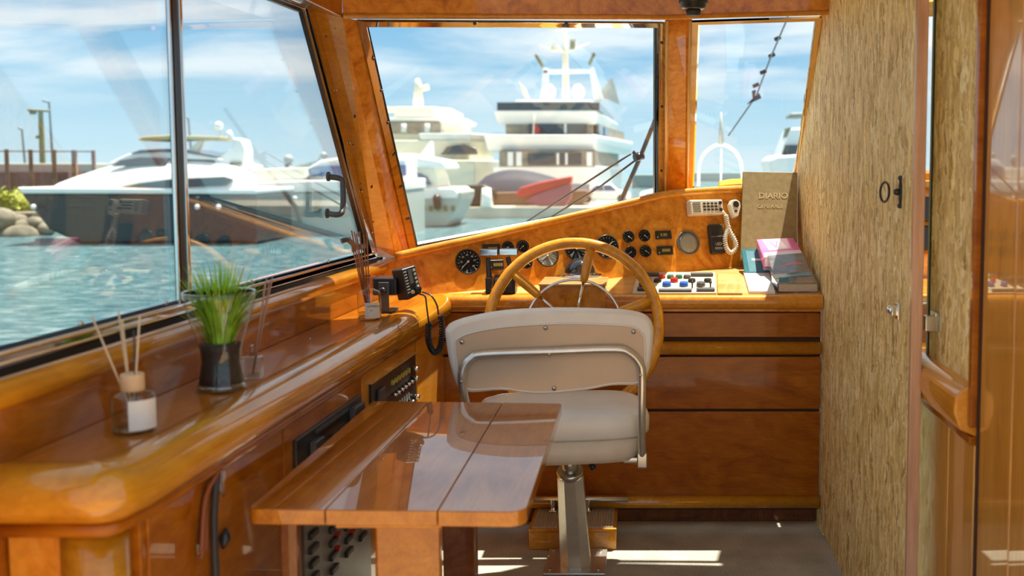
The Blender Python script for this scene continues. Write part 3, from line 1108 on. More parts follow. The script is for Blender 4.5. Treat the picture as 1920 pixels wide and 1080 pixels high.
# ledge with bullnose
FL = LEDGE.hit(1200, 520)
lz = lambda y: .9 + .1 * (y - 3.97)
b = MB()
prf = []
for i in range(9):
    a = math.pi / 2 + math.pi * i / 8
    prf.append((YD - .015 + .028 * math.cos(a), .872 + .028 * math.sin(a)))
poly = [(4.0, lz(3.99))] + prf + [(4.0, .844)]
rows = [[V((x, y, z)) for y, z in poly] for x in (XL_ - .0, XR_)]
b.grid(rows)
b.build('ledge_nosing', W_HONEY, dash)
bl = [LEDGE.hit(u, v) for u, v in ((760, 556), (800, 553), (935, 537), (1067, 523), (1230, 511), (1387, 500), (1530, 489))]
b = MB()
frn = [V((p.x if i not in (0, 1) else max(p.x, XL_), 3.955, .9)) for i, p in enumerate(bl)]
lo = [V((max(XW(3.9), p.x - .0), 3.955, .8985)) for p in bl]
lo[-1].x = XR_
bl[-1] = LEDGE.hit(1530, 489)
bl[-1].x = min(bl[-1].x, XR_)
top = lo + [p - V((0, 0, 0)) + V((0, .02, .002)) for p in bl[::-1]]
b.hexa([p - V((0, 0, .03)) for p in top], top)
b.build('ledge', W_LEDGE_LIT, dash)
# instrument panel
tl = [(700, 500), (742, 485), (820, 467), (900, 450), (987, 430), (1103, 403), (1187, 383), (1253, 368), (1320, 362), (1387, 359), (1500, 356)]
bo = [(700, 585), (742, 560), (800, 554), (900, 543), (987, 533), (1103, 520), (1187, 513), (1253, 509), (1320, 505), (1387, 501), (1500, 494)]
rows = [[PANEL.hit(u, v) for u, v in tl], [PANEL.hit(u, v + 6) for u, v in bo]]
rows[0][0].x = max(rows[0][0].x, -.97)
rows[1][0].x = max(rows[1][0].x, -.97)
for r_ in rows:
    r_[-1].x = min(r_[-1].x, XR_)
b = MB()
b.grid(rows, smooth=False)
b.grid([rows[0], [p - PANEL.n * .02 for p in rows[0]]], smooth=False)
b.build('instrument_panel', W_BURL, dash)
mt = smooth_path([PANEL.hit(u, v - 4, .004) for u, v in tl[1:-1]] + [PANEL.hit(1482, 352, .004)], 4)
b = MB()
b.tube(mt, [.016] * len(mt), 14)
b.build('top_moulding', W_HONEY, dash)
# top cover running back to the glass
r0 = [PANEL.hit(u, v - 4, -.004) + V((0, 0, .008)) for u, v in tl[1:]]
r1 = []
for (u, v) in tl[1:]:
    q_ = (WS if u < 1260 else WS2).hit(u, v + 2)
    r1.append(q_ + V((0, .03, -.01)))
for p in r0 + r1:
    p.x = min(p.x, .664)
b = MB()
b.grid([r0, r1], smooth=False)
b.grid([[p - V((0, 0, .05)) for p in r1], r1], smooth=False)
b.build('top_cover', W_HONEY, dash)

PN = PANEL.n
px_ = V((0, 0, 1)).cross(PN)
if px_.x < 0:
    px_ = -px_
px_.normalize()
pz_ = px_.cross(-PN).normalized()
if pz_.z < 0:
    pz_ = -pz_


def gauge(u, v, rpx, face=FACE, ang=200, marks=12, bezel=BLACK, nm='gauge'):
    c = PANEL.hit(u, v)
    r = rpx * c.y / F * 1.02
    body = MB().lathe([(r, 0), (r, .006), (r * .93, .008), (r * .90, .004)], c, PN, 36)
    bo_ = body.build(nm, bezel, dash)
    f_ = MB().lathe([(1e-6, .0045), (r * .92, .0045)], c, PN, 36).build('dial', face, bo_)
    mm = MB()
    for k in range(marks):
        a = math.radians(225 - 270 * k / (marks - 1))
        d = px_ * math.cos(a) + pz_ * math.sin(a)
        sd_ = px_ * -math.sin(a) + pz_ * math.cos(a)
        big = k % 2 == 0
        mm.obox(c + PN * .0052 + d * r * .76, d, sd_, PN, r * (.07 if big else .04), r * .014, .0003)
    mm.build('scale_marks', MARK, bo_)
    a = math.radians(ang)
    d = px_ * math.cos(a) + pz_ * math.sin(a)
    sd_ = px_ * -math.sin(a) + pz_ * math.cos(a)
    MB().obox(c + PN * .0058 + d * r * .28, d, sd_, PN, r * .42, r * .022, .0004).lathe([(r * .09, .0055), (r * .09, .007)], c, PN, 10) \
        .build('needle', MARK, bo_)
    return bo_, c, r


b1, c1, r1_ = gauge(877, 491, 23.5, ang=222, marks=15)
for k, (s_, a_) in enumerate((('0', 225), ('10', 180), ('20', 135), ('30', 95), ('40', 50), ('50', 10), ('60', -40))):
    d = px_ * math.cos(math.radians(a_)) + pz_ * math.sin(math.radians(a_))
    text('numeral', s_, r1_ * .2, c1 + PN * .0055 + d * r1_ * .54 - px_ * r1_ * .1 - pz_ * r1_ * .07, px_, pz_, MARK, b1)
gauge(952, 464, 11.5, ang=200)
gauge(980, 462, 11.5, ang=220, nm='gauge')
gauge(987, 493, 11, ang=-35)
gauge(1026, 479, 21.5, face=FACEG, ang=215, marks=9)
gauge(1080, 466, 22, ang=150, marks=13)
b1, c1, r1_ = gauge(1138, 463, 22.5, ang=40, marks=15)
for u, v, a in ((1178, 444, -35), (1208, 442, -38), (1182, 473, 215), (1210, 471, -35)):
    gauge(u, v, 11.3, ang=a, marks=8)
# small rectangular displays
for u, v, hw, hh_ in ((921, 467, 17, 9), (930, 497, 14, 9), (1243, 441, 16, 8), (1246, 470, 16, 8.5)):
    c = PANEL.hit(u, v)
    k = c.y / F
    o_ = MB().obox(c + PN * .005, px_, pz_, PN, hw * k, hh_ * k, .005).build('digital_display', BLACK, dash, .002)
    text('display_digits', '8888' if u != 1243 else '8.80', hh_ * k * 1.0, c + PN * .0105 - px_ * hw * k * .45 - pz_ * hh_ * k * .35, px_, pz_, AMBER, o_)
    MB().lathe([(.0025, .010), (.002, .012)], c - px_ * hw * k * .82 - pz_ * hh_ * k * .5, PN, 8).build('button', MARK, o_)
# round mesh speaker
c = PANEL.hit(1290, 455)
k = c.y / F
o_ = MB().lathe([(23.5 * k, 0), (23.5 * k, .005), (21.5 * k, .007), (21 * k, .004)], c, PN, 40).build('speaker', plain('grey_ring', (0.2, 0.19, 0.17), 0.4, 0.5), dash)
MB().lathe([(1e-6, .007), (12 * k, .006), (21.3 * k, .0045)], c, PN, 40).build('speaker_grille', MESHG, o_)

# things beyond the partition, seen through the gap
fd = thing('side_console', 'far right wooden console seen through the gap beside the strand board door', 'console', (1.0, 4.3, 0))
MB().box(.702, 1.45, YD, 4.15, .0, .86).build('carcass', W_PANEL, fd)
b = MB()
b.box(.702, 1.45, YD - .02, 4.6, .87, .9)
b.build('ledge', W_HONEY, fd, .008)
b = MB()
b.hexa([(.702, 4.58, .9), (1.45, 4.58, .9), (1.45, 4.62, .9), (.702, 4.62, .9)],
       [(.702, 4.72, 1.30), (1.45, 4.72, 1.30), (1.45, 4.76, 1.30), (.702, 4.76, 1.30)])
b.build('back_panel', W_BURL, fd)
b = MB().tube([(.702, 4.70, 1.30), (1.45, 4.70, 1.30)], .02, 12)
b.build('top_moulding', W_HONEY, fd)
b = MB().tube([(.702, YD - .01, .69), (1.45, YD - .01, .69)], .03, 12)
b.build('mid_moulding', W_HONEY, fd)
for v in (392, 446):
    c = aty(1742, v, 4.60)
    MB().obox(c, (1, 0, 0), (0, .35, 1), (0, -1, .35), .05, .055, .012).build('black_switch_box', BLACK, fd, .008)

# control pedestal for the wheel
ped_y = 3.875
f0, f1 = aty(1012, 583, ped_y), aty(1135, 533, ped_y)
bx = MB()
x0, x1, z1 = f0.x, f1.x, aty(1012, 534, ped_y).z
z0 = aty(1012, 600, ped_y).z
bx.hexa([(x0, ped_y, z0), (x1, ped_y, z0), (x1, YD - .02, z0), (x0, YD - .02, z0)],
        [(x0, ped_y, z1), (x1, ped_y, z1), (x1, 4.12, z1), (x0 + .03, 4.12, z1)])
bx = MB()
bx.box(x0, x1, ped_y, 4.12, z0, z1 - .004)
bo_ = bx.build('wheel_pedestal', W_BURL, dash, .002)
MB().box(x0 - .004, x1 + .004, ped_y - .004, 4.12, z1 - .004, z1 + .004).build('pedestal_lid', W_LEDGE_LIT, bo_, .002)

# recessed switch tray with its buttons
trc = [(1196, 510), (1340, 510), (1343, 549), (1186, 549)]
LN = V((0, -.1, 1)).normalized()
if LEDGE.n.z < 0:
    LEDGE.n = -LEDGE.n
lx, ly = V((1, 0, 0)), V((0, 1, .1)).normalized()


def ledge(u, v, o=0.0):
    r = ray(u, v)
    p0 = LEDGE.p + LN * o
    return EY + r * ((p0 - EY).dot(LN) / r.dot(LN))


ub = thing('button_board', 'cream switch board with rows of red blue and black buttons on the console ledge', 'switch board', ledge(1265, 530))
q = [ledge(u, v, .008) for u, v in trc]
MB().hexa([p - LN * .0075 for p in q], q).build('base_plate', plain('pale_board', (0.66, 0.55, 0.36), 0.5), ub, .001)


def key(u, v, hx, hy, hz, mat, nm='push_button', round_=False):
    p = ledge(u, v, .0095)
    m_ = MB()
    if round_:
        m_.lathe([(hx * 1.15, -.001), (hx * 1.15, hz * .6), (hx, hz * 2)], p, LN, 16)
        o = m_.build(nm, mat, ub)
    else:
        m_.obox(p + LN * hz, lx, ly, LN, hx, hy, hz)
        o = m_.build(nm, mat, ub, .002)
    return o


for u, mt_ in ((1241, BTN_R), (1257, BTN_G), (1273, BTN_G), (1288, DKGREY)):
    key(u, 521, .0125, .01, .006, mt_, round_=True)
for u, mt_ in ((1215, BLACK), (1233, BLACK), (1297, BLACK), (1327, BLACK)):
    key(u, 528, .0135, .01, .006, mt_, round_=True)
key(1264, 528, .0135, .01, .008, BTN_R, round_=True)
for u, mt_ in ((1250, BTN_B), (1282, BTN_B), (1314, DKGREY), (1206, BLACK)):
    key(u, 536, .0150, .01, .008, mt_, round_=True)
key(1316, 517, .045, .012, .006, DKGREY, 'key_bar')
key(1222, 517, .03, .012, .006, DKGREY, 'key_bar')
key(1212, 544, .035, .014, .005, DKGREY, 'key_bar')
key(1323, 545, .034, .014, .005, DKGREY, 'key_bar')
key(1266, 546, .062, .012, .004, DKGREY, 'key_bar')
for u in (1203, 1298, 1332):
    p = ledge(u, 540, .0095)
    MB().tube([p, p + LN * .022], .003, 8).ball(p + LN * .022, .006, 10).build('lever', BLACK, ub)
# plain wooden infill board at its right
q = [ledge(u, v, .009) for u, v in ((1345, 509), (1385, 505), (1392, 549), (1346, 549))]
MB().hexa([p - LN * .0085 for p in q], q).build('infill_board', W_LEDGE_LIT, ub, .001)

# compass with dome and chrome ring
cc = V((ledge(1087, 520).x, 3.99, z1 + .004))
cc = atz(1087, 517, z1 + .004)
cmp_ = thing('compass', 'black domed ship compass on a chrome ring behind the steering wheel', 'compass', cc)
MB().lathe([(.088, 0), (.09, .003), (.086, .007), (.066, .009), (.062, .014)], cc, n=40).build('ring', CHROME, cmp_)
MB().ball(cc + V((0, 0, .008)), .062, 32, h0=0.0).build('dome', plain('smoky_dome', (0.012, 0.016, 0.02), 0.04, coat=1.0), cmp_)

# throttle control with two levers
tb = ledge(940, 545)
tb.y = 3.995
tb.z = lz(3.995) - .001
th_ = thing('throttle_control', 'black engine throttle with two silver topped levers left of the steering wheel', 'throttle control', tb)
m_ = MB()
pr = [(-.075, 0), (-.07, .035), (-.04, .062), (0, .07), (.04, .062), (.07, .035), (.075, 0)]
m_.ext([V((tb.x - .022, tb.y + a * .6, tb.z + h_)) for a, h_ in pr], (.075, 0, 0))
m_.build('housing', BLACK, th_, .01, 3)
for k, (u, v, lx_) in enumerate(((917, 470, -.052), (954, 469, .065))):
    hp2 = aty(u, v + 3, 4.01)
    base = V((tb.x + lx_ * .62, tb.y - .0, tb.z + .03))
    m_ = MB()
    m_.obox(V((tb.x + lx_ * .78, tb.y, tb.z + .03)), (1, 0, 0), (0, 1, 0), (0, 0, 1), .010, .035, .029)
    m_.tube([V((tb.x + lx_ * .78, tb.y, tb.z + .05)), V((hp2.x - .004, hp2.y, hp2.z - .02))], [.011, .009], 10, sx=.8)
    lv = m_.build('lever', BLACK, th_, .002)
    m_ = MB().obox(hp2, (1, 0, 0), (0, 1, 0), (0, 0, 1), .034, .015, .013)
    m_.build('grip', BLACK, lv, .004)
    m_ = MB().obox(hp2 + V((0, -.0145, .0)), (1, 0, 0), (0, 1, 0), (0, 0, 1), .033, .003, .011)
    m_.build('silver_cap', CHROME, lv, .001)

# steering wheel
WC = aty(1076, 613, 3.80)
tilt = math.radians(14)
wz = V((0, math.sin(tilt), math.cos(tilt)))
wx = V((1, 0.03, 0)).normalized()
wn = V((0, -math.cos(tilt), math.sin(tilt)))
RW = .306
sw = thing('steering_wheel', 'large wooden rimmed steering wheel with chrome inner ring behind the white helm seat', 'steering wheel', WC)
circ = lambda r, n: [WC + wx * r * math.cos(2 * math.pi * i / n) + wz * r * math.sin(2 * math.pi * i / n) for i in range(n)]
MB().tube(circ(RW, 72), .0205, 18, closed=True).build('rim', W_WHEEL, sw)
MB().tube(circ(.172, 56), .0052, 10, closed=True).build('inner_ring', CHROME, sw)
MB().lathe([(.045, -.02), (.05, 0), (.045, .02), (.02, .028), (1e-6, .03)], WC, wn, 28).build('hub', CHROME, sw)
MB().tube([WC - wn * .01, V((WC.x, ped_y + .02, WC.z - .02))], .02, 14).build('shaft', CHROME, sw)
for k in range(6):
    a = math.radians(18.5 + 60 * k)
    d = wx * math.cos(a) + wz * math.sin(a)
    MB().tube([WC + d * .165, WC + d * .18, WC + d * .25, WC + d * (RW - .01)], [.0115, .0155, .0185, .0165], 12).build('wooden_spoke', W_WHEEL, sw)
    MB().tube([WC + d * .03, WC + d * .168], [.006, .0055], 10).build('chrome_spoke', CHROME, sw)

# ================================================================== TABLE
tz = .72
T4 = [(-.764, 2.008), (-.226, 1.992), (-.228, 2.925), (-.762, 2.955)]
tb_ = thing('folding_table', 'glossy three leaf wooden table in the foreground before the helm seat', 'table', (-.5, 2.45, 0))
sx_ = [(-.764, -.614, -.762, -.604), (-.6125, -.3965, -.6025, -.3945), (-.395, -.226, -.393, -.228)]
for i, (a0, a1, b0, b1_) in enumerate(sx_):
    m_ = MB()
    ylo = lambda x: 2.008 - (x + .764) * .03
    yhi = lambda x: 2.955 - (x + .762) * .056
    bq = [(a0, ylo(a0)), (a1, ylo(a1)), (b1_, yhi(b1_)), (b0, yhi(b0))]
    if i == 2:
        cxr, r = a1, .035
        bq = [(a0, ylo(a0))] + [(a1 - r + r * math.sin(t), ylo(a1) + r - r * math.cos(t)) for t in [j * math.pi / 12 for j in range(7)]] \
            + [(b1_ - .012 + .012 * math.cos(t), yhi(b1_) - .012 + .012 * math.sin(t)) for t in [j * math.pi / 8 for j in range(5)]] + [(b0, yhi(b0))]
    if i == 0:
        r = .02
        bq = [(b0, yhi(b0))] + [(a0 + r - r * math.cos(t), ylo(a0) + r - r * math.sin(t)) for t in [j * math.pi / 8 for j in range(5)]] + [(a1, ylo(a1)), (b1_, yhi(b1_))]
    m_.hexa([V((x, y, tz - .031)) for x, y in bq], [V((x, y, tz)) for x, y in bq])
    m_.build('table_leaf', W_TABLE, tb_, .0025)
MB().box(-.61, -.40, 2.06, 2.9, tz - .056, tz - .0315).build('top_batten', W_HONEY, tb_, .002)
m_ = MB()
y_ = 2.12
m_.ext([V((-.55, y_, 0)), V((-.415, y_, 0)), V((-.415, y_, .66)), V((-.55, y_, .66))], (0, .03, 0))
m_.build('pedestal_board', W_TABLE, tb_, .008, 3)
q0, q1 = aty(834, 1010, 2.75), aty(893, 1010, 2.75)
MB().box(q0.x, q1.x, 2.72, 2.78, 0, .66).build('leg', W_DARK, tb_, .004)
q0, q1 = aty(450, 1010, 2.4), aty(492, 1010, 2.4)
MB().box(-.735, -.70, 2.1, 2.13, 0, .688).build('leg', W_DARK, tb_, .004)
MB().box(-.735, -.40, 2.76, 2.785, .60, .688).build('cross_rail', W_DARK, tb_, .003)

# ================================================================== HELM SEAT
ch = thing('helm_chair', 'white vinyl helm seat on a steel pedestal in front of the steering wheel', 'helm seat', (-.23, 3.5, 0))
BL, BR = V((-.60, 3.18, 0)), V((.04, 3.29, 0))
BP = Plane(BL, BR, BL + V((0, -.06, 1)))        # top leans slightly back towards the camera
BN = BP.n
pad = [(835, 630), (838, 619), (848, 610), (880, 600), (947, 588), (1047, 583), (1147, 585), (1195, 589), (1217, 597), (1226, 611), (1228, 632),
       (1221, 687), (1211, 714), (1195, 723), (1150, 724), (1100, 733), (1030, 740), (985, 739), (940, 733), (885, 737), (864, 733), (853, 716), (842, 677)]
m_ = MB()
P_ = smooth_path([BP.hit(u, v) for u, v in pad], 3, True)
cen = sum(P_, V()) / len(P_)
lay = [(1.0 - .05, 0.004), (1.0 - .015, -.004), (1.0, -.02), (1.0, -.05), (.985, -.068), (.93, -.082), (.6, -.095), (.2, -.10)]
rows = [[cen + (p - cen) * s_ + BN * o for p in P_] + [cen + (P_[0] - cen) * s_ + BN * o] for s_, o in lay]
m_.grid(rows)
m_.add([cen + (p - cen) * .95 + BN * .004 for p in P_], [list(range(len(P_)))], 0, False)
m_.build('backrest', VINYL, ch)
inn = [(853, 645), (860, 634), (885, 624), (947, 613), (1047, 607), (1147, 609), (1188, 614), (1203, 624), (1209, 642), (1208, 690), (1200, 712), (1190, 718),
       (1150, 719), (1100, 728), (1030, 735), (985, 734), (940, 728), (890, 731), (872, 727), (862, 712), (856, 680)]
m_ = MB()
P2 = smooth_path([BP.hit(u, v, .0035) for u, v in inn], 3, True)
m_.hexa(P2, [p + BN * .004 for p in P2])
m_.build('back_panel', VINYLP, ch, .003)
m_ = MB()
P3 = [BP.hit(u, v, .008) for u, v in inn]
P3s = smooth_path(P3, 3, True)
m_.tube(P3s, .0028, 6, closed=True)
m_.build('piping', VINYL, ch)
for u, v in ((866, 641), (1023, 615), (1188, 622), (1039, 728)):
    MB().lathe([(.0075, 0), (.006, .004), (1e-6, .005)], BP.hit(u, v, .008), BN, 12).build('screw', STEEL, ch)
fp = [BP.hit(876, 772, -.03), BP.hit(871, 745, .01), BP.hit(866, 712, .022), BP.hit(870, 688, .022), BP.hit(884, 671, .022), BP.hit(907, 664, .022), BP.hit(1030, 659, .022),
      BP.hit(1150, 655, .022), BP.hit(1180, 662, .022), BP.hit(1199, 682, .022), BP.hit(1204, 705, .022)]
rb = aty(1204, 858, 3.30)
lb = aty(886, 845, 3.2)
path = smooth_path([lb, *fp, BP.hit(1203, 790, .018), rb], 6)
m_ = MB().tube(path, .0125, 16)
m_.build('tube_frame', ALU, ch)
for u, v in ((865, 716), (1030, 665), (1201, 704)):
    MB().lathe([(.005, 0), (.004, .003), (1e-6, .004)], BP.hit(u, v, .034), BN, 10).build('frame_bolt', STEEL, ch)
# seat cushion: superellipse loft
sxc, sxr = -.275, .275
m_ = MB()


def sq_ring(z, hx, hy, cx, cy_, n=40, e=4.5):
    out = []
    for i in range(n):
        a = 2 * math.pi * i / n
        c_, s_ = math.cos(a), math.sin(a)
        out.append(V((cx + math.copysign(abs(c_) ** (2 / e), c_) * hx, cy_ + math.copysign(abs(s_) ** (2 / e), s_) * hy + .0, z)))
    return out


yaw = Matrix.Rotation(math.radians(8), 3, 'Z')
SCc = V((-.265, 3.45, 0))


def ringed(levels):
    rows_ = []
    for z, hx, hy, dy in levels:
        rg_ = sq_ring(z, hx, hy, 0, dy)
        rows_.append([SCc + yaw @ p for p in rg_])
        rows_[-1].append(rows_[-1][0])
    return rows_


rw = ringed([(.525, .20, .15, .01), (.527, .262, .205, .0), (.535, .272, .213, 0), (.575, .274, .215, 0), (.592, .268, .21, 0), (.602, .245, .19, 0), (.608, .15, .12, 0), (.6085, .02, .02, 0), (.6085, .0005, .0005, 0)])
m_.grid(rw)
m_.add(rw[0][:-1], [list(range(40))])
m_.build('seat_cushion', VINYL, ch)
m_ = MB()
rw = ringed([(.438, .12, .10, .02), (.441, .19, .165, .01), (.450, .235, .195, 0), (.468, .252, .204, 0), (.524, .262, .21, 0), (.527, .2, .15, 0)])
m_.grid(rw)
m_.add(rw[0][:-1], [list(range(40))])
m_.build('seat_shell', plain('cream_seat_shell', (0.70, 0.62, 0.50), 0.4, var=0.03), ch)
for sgn, P0 in ((1, rb), (-1, lb)):
    m_ = MB().obox(P0 + V((0, .004, -.006)), (1, 0, 0), (0, 1, 0), (0, 0, 1), .016, .022, .024)
    m_.obox(P0 + V((-sgn * .03, .02, -.012)), (1, 0, 0), (0, 1, 0), (0, 0, 1), .03, .012, .010)
    m_.build('hinge_bracket', STEEL, ch, .004)
pt, pb = V((-.245, 3.43, .440)), V((-.235, 3.60, .0))
ax = (pt - pb).normalized()
m_ = MB().lathe([(.027, 0), (.027, .12)], pt - ax * .115, ax, 24)
m_.build('inner_post', STEEL, ch)
m_ = MB().lathe([(.043, 0), (.046, .008), (.046, .02), (.040, .024), (.030, .026)], pt - ax * .088, ax, 28)
m_.build('collar', STEEL, ch)
L_ = (pt - pb).length - .085
m_ = MB()
a0 = math.pi / 8
rr = []
for r, h_ in ((.057, -.01), (.046, L_)):
    rr.append([pb + ax * h_ + V((math.cos(a0 + i * math.pi / 4) * r, math.sin(a0 + i * math.pi / 4) * r, 0)) for i in range(8)])
m_.hexa(rr[0], rr[1])
m_.build('pedestal_post', plain('faceted_alloy_post', (0.72, 0.69, 0.60), 0.3, 0.6, var=.05), ch, .002)
MB().box(-.34, -.13, 3.50, 3.74, .0, .008).build('base_plate', ALU, ch, .003)
for x, y in ((-.32, 3.71), (-.155, 3.71), (-.32, 3.53), (-.155, 3.53)):
    MB().lathe([(.008, .008), (.007, .013)], (x, y, 0), n=6).build('bolt', STEEL, ch)
MB().tube([(-.22, 3.42, .44), (-.165, 3.37, .415)], .005, 8).ball(V((-.165, 3.37, .412)), .012, 12).build('swivel_lever', BLACK, ch)

# ================================================================== FOOTREST
fr = thing('footrest_box', 'low wooden footrest box with ribbed rubber top and chrome bar under the console', 'footrest', (-.27, 3.98, 0))
xa, xb = atz(992, 1030, 0).x, atz(1156, 1030, 0).x
yf = atz(1070, 1031, 0).y
MB().box(xa, xb, yf, 4.045, 0, .066).build('box_body', W_HONEY, fr, .004)
MB().box(xa, xb, yf - .002, 4.045, .0665, .078).build('box_lid', W_HONEY, fr, .002)
m_ = MB().box(xa + .012, xb - .012, yf + .008, 4.04, .078, .081)
for i in range(30):
    x = xa + .018 + (xb - xa - .036) * i / 29
    m_.box(x - .0022, x + .0022, yf + .01, 4.04, .081, .084)
m_.build('ribbed_mat', plain('ribbed_grey_rubber', (0.56, 0.50, 0.40), 0.6), fr)
ba, bb_ = aty(996, 935, 3.93), aty(1177, 936, 3.93)
MB().tube([ba, bb_], .0115, 8).build('foot_bar', ALU, fr)
for u in (1037, 1102):
    c = aty(u, 950, 3.93)
    m_ = MB().obox(V((c.x, 3.93, (ba.z + .082) / 2)), (1, 0, 0), (0, 1, 0), (0, 0, 1), .008, .012, (ba.z - .082) / 2)
    m_.obox(V((c.x, 3.93, .087)), (1, 0, 0), (0, 1, 0), (0, 0, 1), .014, .03, .004)
    m_.build('bar_bracket', CHROME, fr, .003)

# ================================================================== PHONES, BOOKS
c = PANEL.hit(1317, 392)
k = c.y / F
hs = thing('radio_telephone', 'ivory radio telephone handset with keypad fixed to the right of the instrument panel', 'telephone', c)
m_ = MB().obox(c + PN * .022, px_, pz_, PN, 34 * k, 14 * k, .022)
m_.build('body', PHONE, hs, .006, 3)
m_ = MB()
for i in range(5):
    m_.obox(c + PN * .0445 - px_ * 21 * k + pz_ * (8 - 4 * i) * k, px_, pz_, PN, 8 * k, .6 * k, .0006)
m_.build('earpiece_slots', DKGREY, hs)
for i in range(4):
    for j in range(3):
        MB().obox(c + PN * .045 + px_ * (-5 + 8 * i) * k + pz_ * (6.5 - 6 * j) * k, px_, pz_, PN, 2.6 * k, 1.4 * k, .0015).build('keypad_button', BLACK, hs)
for j in (7, -6):
    MB().lathe([(3.2 * k, 0), (3 * k, .006)], c + PN * .044 + px_ * 28 * k + pz_ * j * k, PN, 14).build('dial_knob', BLACK, hs)
c2 = PANEL.hit(1371, 390)
m_ = MB()
q_ = [(-5, 13), (6, 14), (13, 9), (14, 0), (6, -20), (-4, -22), (-7, -14), (-11, 3)]
m_.hexa([c2 + px_ * a * k + pz_ * b_ * k + PN * .004 for a, b_ in q_], [c2 + px_ * a * k * .94 + pz_ * b_ * k * .94 + PN * .034 for a, b_ in q_])
mic = m_.build('handset_cup', PHONE, hs, .004, 3)
MB().lathe([(6.5 * k, 0), (6 * k, .003)], c2 + PN * .033 + px_ * 3 * k + pz_ * 4 * k, PN, 18).build('mouthpiece', BLACK, mic)
MB().obox(c2 + PN * .034 + px_ * 1 * k - pz_ * 9 * k, px_, pz_, PN, 3 * k, 1.6 * k, .001).build('slot', BLACK, mic)
MB().tube([PANEL.hit(1350, 390, .02), PANEL.hit(1356, 398, .024), PANEL.hit(1366, 410, .02)], .006, 8).build('cord_stub', PHONE, hs)
cpth = smooth_path([PANEL.hit(u, v, .028) for u, v in ((1361, 404), (1363, 418), (1367, 432), (1377, 450), (1380, 464), (1371, 474), (1362, 466), (1359, 450), (1362, 436), (1366, 424))], 5)
m_ = MB().tube(coil(cpth, .0078, 40, 1), .0034, 6)
m_.build('coiled_cord', PHONE, hs)
c = PANEL.hit(1340, 450)
bh = thing('black_phone_cradle', 'black telephone cradle with grey lettering beside the ivory coiled cord', 'telephone cradle', c)
MB().obox(c + PN * .014, px_, pz_, PN, 14.5 * k, 28 * k, .014).build('body', BLACK, bh, .008, 3)
MB().obox(c + PN * .029 + pz_ * 4 * k, px_, pz_, PN, 13 * k, 1.2 * k, .003).build('ridge', DKGREY, bh, .001)
text('lettering', 'LED', 8 * k, c + PN * .0285 - px_ * 6 * k - pz_ * 12 * k, px_, pz_, FACEG, bh)
text('lettering', 'MODE', 6 * k, c + PN * .0285 - px_ * 8 * k - pz_ * 20 * k, px_, pz_, FACEG, bh)

# standing log book
dd = Plane(aty(1391, 470, 4.455), aty(1494, 474, 4.455), aty(1391, 322, 4.60))
DN = dd.n
q = [dd.hit(u, v) for u, v in ((1388, 486), (1494, 486), (1495, 323), (1393, 321))]
lbk = thing('log_book', 'tall worn brown log book titled DIARIO standing at the right end of the console', 'book', (q[0] + q[1]) / 2)
MB().hexa([p - DN * .022 for p in q], q).build('cover', KRAFT, lbk, .003)
q3 = [p.lerp(sum(q, V()) / 4, .03) for p in q]
MB().hexa([p - DN * .019 + V((.006, 0, .004)) for p in q3], [p - DN * .003 + V((.006, 0, .004)) for p in q3]).build('pages', PAGES, lbk)
dxx = (q[1] - q[0]).normalized()
dzz = (q[3] - q[0]).normalized()
k4 = 4.58 / F
text('title', 'DIARIO', 16.5 * k4, dd.hit(1422, 372, .001), dxx, dzz, GILT, lbk, .0004)
text('subtitle', 'GENERALE', 10 * k4, dd.hit(1420, 390, .001), dxx, dzz, GILT, lbk, .0001)
text('subtitle', '_______', 8 * k4, dd.hit(1428, 383, .001), dxx, dzz, GILT, lbk)


def slab(name, label, quad, z0, th, cmat, pmat, cat='book', spine=True):
    """book lying on the ledge: quad = the top face seen in order far-left, far-right, near-right, near-left"""
    q_ = [ledge(u, v, z0 + th) for u, v in quad]
    r_ = thing(name, label, cat, ledge(*quad[3], z0))
    tt = min(.003, th * .2)
    MB().hexa([p - LN * tt for p in q_], q_).build('front_cover', cmat, r_, .0006)
    MB().hexa([p - LN * th for p in q_], [p - LN * (th - tt) for p in q_]).build('back_cover', cmat, r_, .0006)
    cn_ = sum(q_, V()) / 4
    qi = [cn_ + (p - cn_) * .985 for p in q_]
    MB().hexa([p - LN * (th - tt) for p in qi], [p - LN * tt for p in qi]).build('pages', pmat, r_)
    return r_, q_


def deco(r_, q_, fs, mat, nm='cover_print', lift=.0006):
    bi = lambda s_, t_: (q_[3].lerp(q_[2], s_)).lerp(q_[0].lerp(q_[1], s_), t_)
    P__ = [bi(*f_) for f_ in fs]
    MB().hexa(P__, [p + LN * lift for p in P__]).build(nm, mat, r_)


def slab3(name, label, quad, th, cmat, pmat, cat='book', rnd=.0006):
    """book given by its top face in space: far-left, far-right, near-right, near-left"""
    q_ = [aty(*p) for p in quad]
    n_ = (q_[1] - q_[0]).cross(q_[0] - q_[3]).normalized()
    if n_.z < 0:
        n_ = -n_
    r_ = thing(name, label, cat, q_[3] - n_ * th)
    tt = min(.003, th * .2)
    MB().hexa([p - n_ * tt for p in q_], q_).build('front_cover', cmat, r_, rnd)
    MB().hexa([p - n_ * th for p in q_], [p - n_ * (th - tt) for p in q_]).build('back_cover', cmat, r_, rnd)
    MB().hexa([q_[3] - n_ * th, q_[0] - n_ * th, q_[0] + (q_[0] - q_[1]) * .02 - n_ * th, q_[3] + (q_[0] - q_[1]) * .02 - n_ * th],
              [q_[3], q_[0], q_[0] + (q_[0] - q_[1]) * .02, q_[3] + (q_[0] - q_[1]) * .02]).build('spine', cmat, r_, rnd)
    cn_ = sum(q_, V()) / 4
    qi = [cn_ + (p - cn_) * .985 for p in q_]
    MB().hexa([p - n_ * (th - tt) for p in qi], [p - n_ * tt for p in qi]).build('pages', pmat, r_)
    return r_, q_, n_


